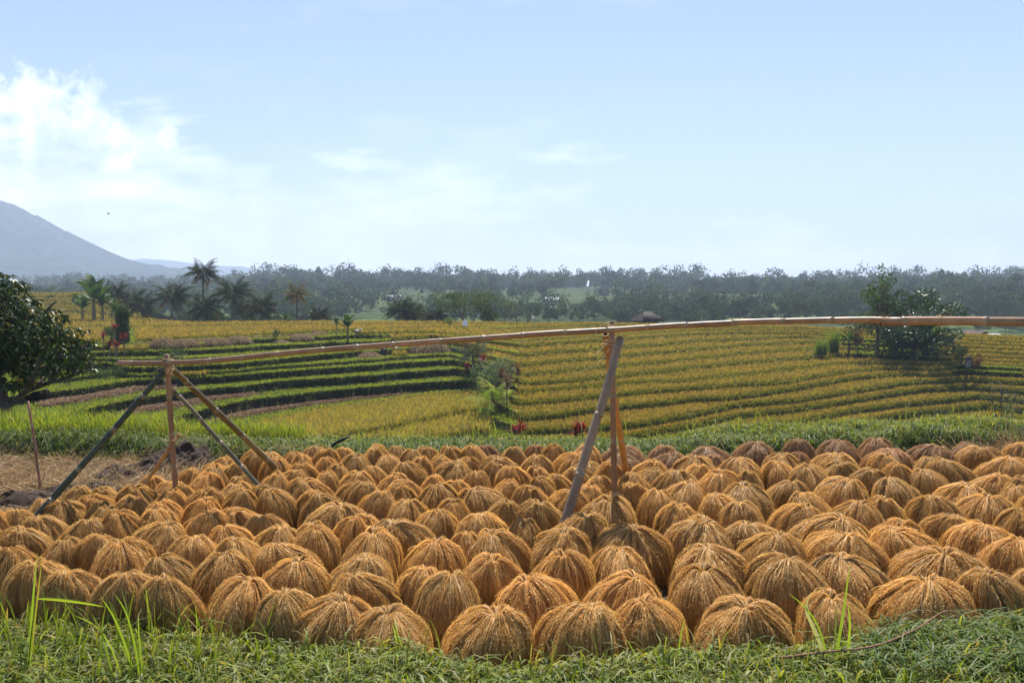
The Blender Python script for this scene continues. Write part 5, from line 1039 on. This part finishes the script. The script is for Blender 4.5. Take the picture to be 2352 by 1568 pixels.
# ------------------------------------------------------------------ hut, roofs, people, small things
def hut():
    b = PD(1486, 741, 112); e = empty('hut', tuple(b), label='small thatched field hut half hidden behind the rice above the rail', cat='hut')
    k = 112 / F; w2 = 26 * k; mb = MB(); e.rotation_euler = (0, 0, .45)
    V = [(-w2 * 1.15, -1.5, .30), (w2 * 1.15, -1.5, .30), (w2 * 1.15, 1.5, .30), (-w2 * 1.15, 1.5, .30), (-w2 * .35, 0, 1.55), (w2 * .5, 0, 1.5)]
    mb.add(V + [(a, b_, .2) for a, b_, c in V[:4]], [[0, 1, 5, 4], [2, 3, 4, 5], [6, 7, 1, 0], [7, 8, 2, 1], [8, 9, 3, 2], [9, 6, 0, 3], [9, 8, 7, 6]], [.03, .025, .02]); mb.add(V, [[1, 2, 5], [3, 0, 4]], [.025, .02, .018]); mb.obj('roof', MAT['roof'], e)
    box(MB(), -w2 * .95, w2 * .8, -.9, 1.2, -.6, .62, [.12, .085, .055]).obj('wall', MAT['roof'], e)
hut()
def sheds():
    b = PD(2300, 775, 92); e = empty('shed', tuple(b), label='shed with a white sheet roof beyond the rice at the right', cat='shed'); k = 92 / F
    mb = MB(); mb.add([(-22 * k, -1, .22), (20 * k, -1, .08), (14 * k, 2, .36), (-12 * k, 2, .36)], [[0, 1, 2, 3]], [.6, .61, .63]); mb.add([(-22 * k, -1, .18), (20 * k, -1, .04), (14 * k, 2, .32), (-12 * k, 2, .32)], [[3, 2, 1, 0]], [.5, .5, .5]); mb.obj('roof', MAT['roof'], e)
    box(MB(), -18 * k, 14 * k, -.6, 1.8, -1, .03, [.10, .08, .07]).obj('wall', MAT['roof'], e)
    b = PD(2265, 775, 98); e = empty('shed', tuple(b), label='shed with a dark brown gabled roof behind the white one', cat='shed'); k = 98 / F
    MB().add([(-42 * k, -1, .15), (30 * k, -1, .15), (-12 * k, -1, .8), (-42 * k, 3, .15), (30 * k, 3, .15), (-12 * k, 3, .8)], [[0, 2, 5, 3], [2, 1, 4, 5]], [.06, .035, .03]).obj('roof', MAT['roof'], e)
    MB().add([(-38 * k, -.9, -.6), (26 * k, -.9, -.6), (26 * k, -.9, .14), (-12 * k, -.9, .73), (-38 * k, -.9, .14)], [[0, 1, 2, 3, 4]], [.09, .06, .05]).obj('wall', MAT['roof'], e)
    for i, (x, y, Y, w_) in enumerate(((1268, 690, 380, 3.2), (905, 684, 430, 4.0), (790, 686, 380, 4.2))):
        b = PD(x, y, Y); e = empty('house', tuple(b), label=['tiny white roofed house on the slope left of the centre trestle', 'low pale house on the terraces above the middle palms', 'brown roofed house on the slope right of the brownish palm'][i], cat='house')
        MB().add([(-w_, -2, .4), (w_, -2, .4), (w_, 0, 1.5), (-w_, 0, 1.5), (w_, 2, .4), (-w_, 2, .4)], [[0, 1, 2, 3], [3, 2, 4, 5]], [[.35, .35, .36], [.3, .28, .26], [.16, .09, .06]][i]).obj('roof', MAT['roof'], e)
        box(MB(), -w_ * .85, w_ * .85, -1.6, 1.6, -1.5, .5, [.3, .27, .24]).obj('wall', MAT['roof'], e)
sheds()
def skin_body(name, joints, edges, parent=None, color=(.25, .13, .08)):
    me = bpy.data.meshes.new(name); me.from_pydata([j[:3] for j in joints], edges, []); o = bpy.data.objects.new(name, me); COL.objects.link(o)
    if parent: o.parent = parent
    o.modifiers.new('skin', 'SKIN'); me.skin_vertices.new() if not me.skin_vertices else None
    for i, j in enumerate(joints): me.skin_vertices[0].data[i].radius = (j[3], j[3])
    me.skin_vertices[0].data[0].use_root = True
    s = o.modifiers.new('sub', 'SUBSURF'); s.levels = 1; s.render_levels = 1
    return o
def flatmat(name, c, r=.8):
    m = bpy.data.materials.new(name); m.use_nodes = True; p = m.node_tree.nodes['Principled BSDF']; p.inputs['Base Color'].default_value = (*c, 1); p.inputs['Roughness'].default_value = r; return m
SKINM, WHITEM, DARKM = flatmat('skin_tone', (.22, .12, .075)), flatmat('white_cloth', (.75, .76, .78)), flatmat('dark_cloth', (.05, .045, .05))
def worker(x, y, Y, face, bend, label, s=1.0, hat=True):
    """a field worker bending over the stubble; one skinned body, clothes and hat as parts"""
    b = PD(x, y, Y); e = empty('person', tuple(b), face, label=label, cat='person', group='harvesters on the terraces'); e.scale = (s,) * 3
    th = bend; hip = np.array([0, 0, .88]); d = np.array([sin(th), 0, cos(th)]); chest = hip + d * .34; neck = hip + d * .52; head = neck + np.array([sin(th * .8), 0, cos(th * .8)]) * .17
    J = [(*hip, .13), (*(hip + d * .17), .12), (*chest, .135), (*neck, .055), (*head, .095), (*(head + d * .06), .08)]
    E_ = [(0, 1), (1, 2), (2, 3), (3, 4), (4, 5)]
    for sgn in (-1, 1):
        k = len(J); sh_ = chest + d * .10 + np.array([0, sgn * .19, 0]); hand = np.array([chest[0] + .25, sgn * .13, max(.35, chest[2] - .55)]); elb = (sh_ + hand) / 2 + np.array([-.04, sgn * .05, 0])
        J += [(*sh_, .058), (*elb, .042), (*hand, .03), (*(hand + [.04, 0, -.08]), .028)]; E_ += [(2, k), (k, k + 1), (k + 1, k + 2), (k + 2, k + 3)]
        k = len(J); J += [(.0, sgn * .10, .80, .09), (.04, sgn * .11, .46, .065), (-.02 + .05 * sgn, sgn * .12, .08, .042), (.12 + .05 * sgn, sgn * .12, .03, .035)]; E_ += [(0, k), (k, k + 1), (k + 1, k + 2), (k + 2, k + 3)]
    o = skin_body('body', J, E_, e); o.data.materials.append(SKINM)
    V, Fq, _ = tube([hip - d * .02, hip + d * .2, chest, neck - d * .01], [.155, .15, .175, .09], 12, False); m = MB().add(V, Fq, [.7, .7, .72]).obj('shirt', WHITEM, e, smooth=True)
    V, Fq, _ = tube([hip + d * .05, np.array([.02, 0, .62]), np.array([.03, 0, .40])], [.165, .19, .20], 12, False); MB().add(V, Fq).obj('trousers', DARKM, e, smooth=True)
    if hat: V, Fq, _ = tube([head + d * .03, head + d * .16], [.25, .01], 14, False); MB().add(V, Fq).obj('hat', WHITEM, e, smooth=True)
    return e
worker(877, 822, 76, .3, 1.25, 'harvester in a white shirt bending over the stubble below the rail')
worker(908, 817, 78, .9, 1.35, 'crouching harvester in a wide white hat right of the bending one', .8)
worker(844, 821, 78, 2.6, 1.3, 'harvester with a small white hat left of the bending one', .8)
worker(826, 824, 78, 1.2, 1.35, 'dark clothed harvester stooping beside the left straw heap', .8, hat=False)
worker(817, 776, 84, .4, 1.35, 'harvester in white beside the banana plant', .8)
def straw_heap(x, y, R, H, seed, label):
    e = empty('straw_heap', (0, 0, 0), label=label, cat='straw heap', group='straw heaps on the harvested terraces'); r = np.random.default_rng(seed); n = 900
    a = r.uniform(0, 6.3, n); s = np.sqrt(r.random(n)); P = np.stack([np.cos(a) * s * R * .6, np.sin(a) * s * R * .6, H * (1 - s ** 2) * r.uniform(.6, 1, n) + .05], -1); c = mixc([[.24, .16, .08], [.18, .13, .06], [.28, .19, .10]], n)
    MB().add(*blades(P, r.uniform(.3, .7, n), .035, a + r.normal(0, .4, n), r.uniform(.6, 1.6, n), K=3, c0=c, c1=c, tip=.4, droop=1.5, up=np.tile([0, 0, .55], (n, 1)))).obj('stalks', MAT['litter'], e)
    place(e, x, y); return e
for i, (x, y, R, H, lb) in enumerate(((848, 822, 1.5, .5, 'low straw heap left of the white shirted harvester'), (957, 812, 1.1, .8, 'straw heap right of the uncut rice tuft'), (985, 813, 1.2, .9, 'tall straw heap next to the terrace corner'), (1008, 812, 1.3, 1.0, 'biggest straw heap at the terrace corner'), (375, 798, 1.2, .6, 'long straw heap on the upper left terrace'), (420, 795, 1.5, .45, 'straw spread right of the long heap'), (490, 793, 1.5, .4, 'flat straw heap in the middle of the upper terrace'), (545, 788, 1.4, .45, 'straw heap on the upper terrace below the drooping palm'), (690, 779, 1.3, .4, 'straw heap at the right end of the upper terrace'), (730, 770, 1.0, .3, 'small pale straw heap just below the golden rice'), (640, 786, 1.2, .3, 'thin straw heap near the small dark sapling'))):
    straw_heap(x, y, R, H, 500 + i, lb)
# bird scarers and odd bits
fl = empty('bird_scarer', (0, 0, 0), label='white plastic bag on a stick above the rice left of centre', cat='bird scarer')
mb = MB(); add_tube(mb, [(0, 0, -.2), (0, 0, 1.5)], .02, 6, [.2, .15, .1]); mb.obj('stick', MAT['bark'], fl)
V, Fq, _ = tube([(0, 0, .95), (.03, 0, 1.15), (-.02, 0, 1.45), (0, 0, 1.65)], [.30, .26, .16, .03], 9, False); V = V * [1, .5, 1]; MB().add(V, Fq).obj('bag', WHITEM, fl, smooth=True); place(fl, 1068, 768)
fl2 = empty('bird_scarer', (0, 0, 0), label='short white rag on a stick at the upper edge of the rice', cat='bird scarer')
mb = MB(); add_tube(mb, [(0, 0, -.2), (0, 0, 1.3)], .02, 6, [.2, .15, .1]); mb.obj('stick', MAT['bark'], fl2)
V, Fq, _ = tube([(0, 0, .95), (.03, 0, 1.15), (0, 0, 1.3)], [.16, .14, .02], 7, False); MB().add(V * [1, .5, 1], Fq).obj('rag', WHITEM, fl2, smooth=True); place(fl2, 1223, 748)
hp = [PD(758, 1040, 10.6), PD(765, 1022, 10.65), PD(785, 1010, 10.7), PD(803, 1002, 10.75)]
mb = MB(); Vh, Fh, _ = tube(smoothcurve(hp, 10), [.008, .012, .016, .02, .018, .02, .02, .018, .012, .008], 8, False); Vh = Vh; mb.add(Vh, Fh, [.012, .012, .013]); mb.obj('plastic_sheet_strip', MAT['gloss'], label='black strip of plastic lying over the grass bank behind the sheaves', cat='plastic strip')
def bird(x, y, Y, label):
    b = PD(x, y, Y); e = empty('bird', tuple(b), .4, label=label, cat='bird'); c = [.02, .02, .02]
    V, Fq, _ = tube([(-.16, 0, 0), (-.08, 0, .005), (0, 0, .01), (.08, 0, .015), (.13, 0, .02), (.17, 0, .015)], [.012, .035, .05, .035, .028, .004], 8, False); o = MB().add(V, Fq, c).obj('body', DARKM, e, smooth=True)
    for s in (-1, 1): MB().add([(.05, 0, .02), (-.07, 0, .02), (-.05, s * .16, .10), (.05, s * .16, .10), (-.10, s * .36, .06), (-.05, s * .36, .06)], [[0, 1, 2, 3], [3, 2, 4, 5]], c).obj('wing', DARKM, e)
bird(249, 491, 85, 'small dark bird flying before the clouds above the mountain')
# ------------------------------------------------------------------ haze of the valley
def haze():
    me = bpy.data.meshes.new('haze'); x, y0, y1, z0, z1 = 5600, -80, 5650, -34, 430
    V = [(a, b, c) for c in (z0, z1) for a, b in ((-x, y0), (x, y0), (x, y1), (-x, y1))]
    me.from_pydata(V, [], [(0, 3, 2, 1), (4, 5, 6, 7), (0, 1, 5, 4), (1, 2, 6, 5), (2, 3, 7, 6), (3, 0, 4, 7)]); o = bpy.data.objects.new('haze', me); COL.objects.link(o)
    m = bpy.data.materials.new('haze'); m.use_nodes = True; t = m.node_tree; t.nodes.clear(); out = N(t, 'ShaderNodeOutputMaterial'); v = N(t, 'ShaderNodeVolumePrincipled')
    v.inputs['Color'].default_value = (.64, .77, .98, 1); v.inputs['Density'].default_value = .00036; v.inputs['Anisotropy'].default_value = .1
    t.links.new(v.outputs[0], out.inputs['Volume']); me.materials.append(m); tag(o, 'pale morning haze filling the valley', 'haze', kind='stuff')
haze()
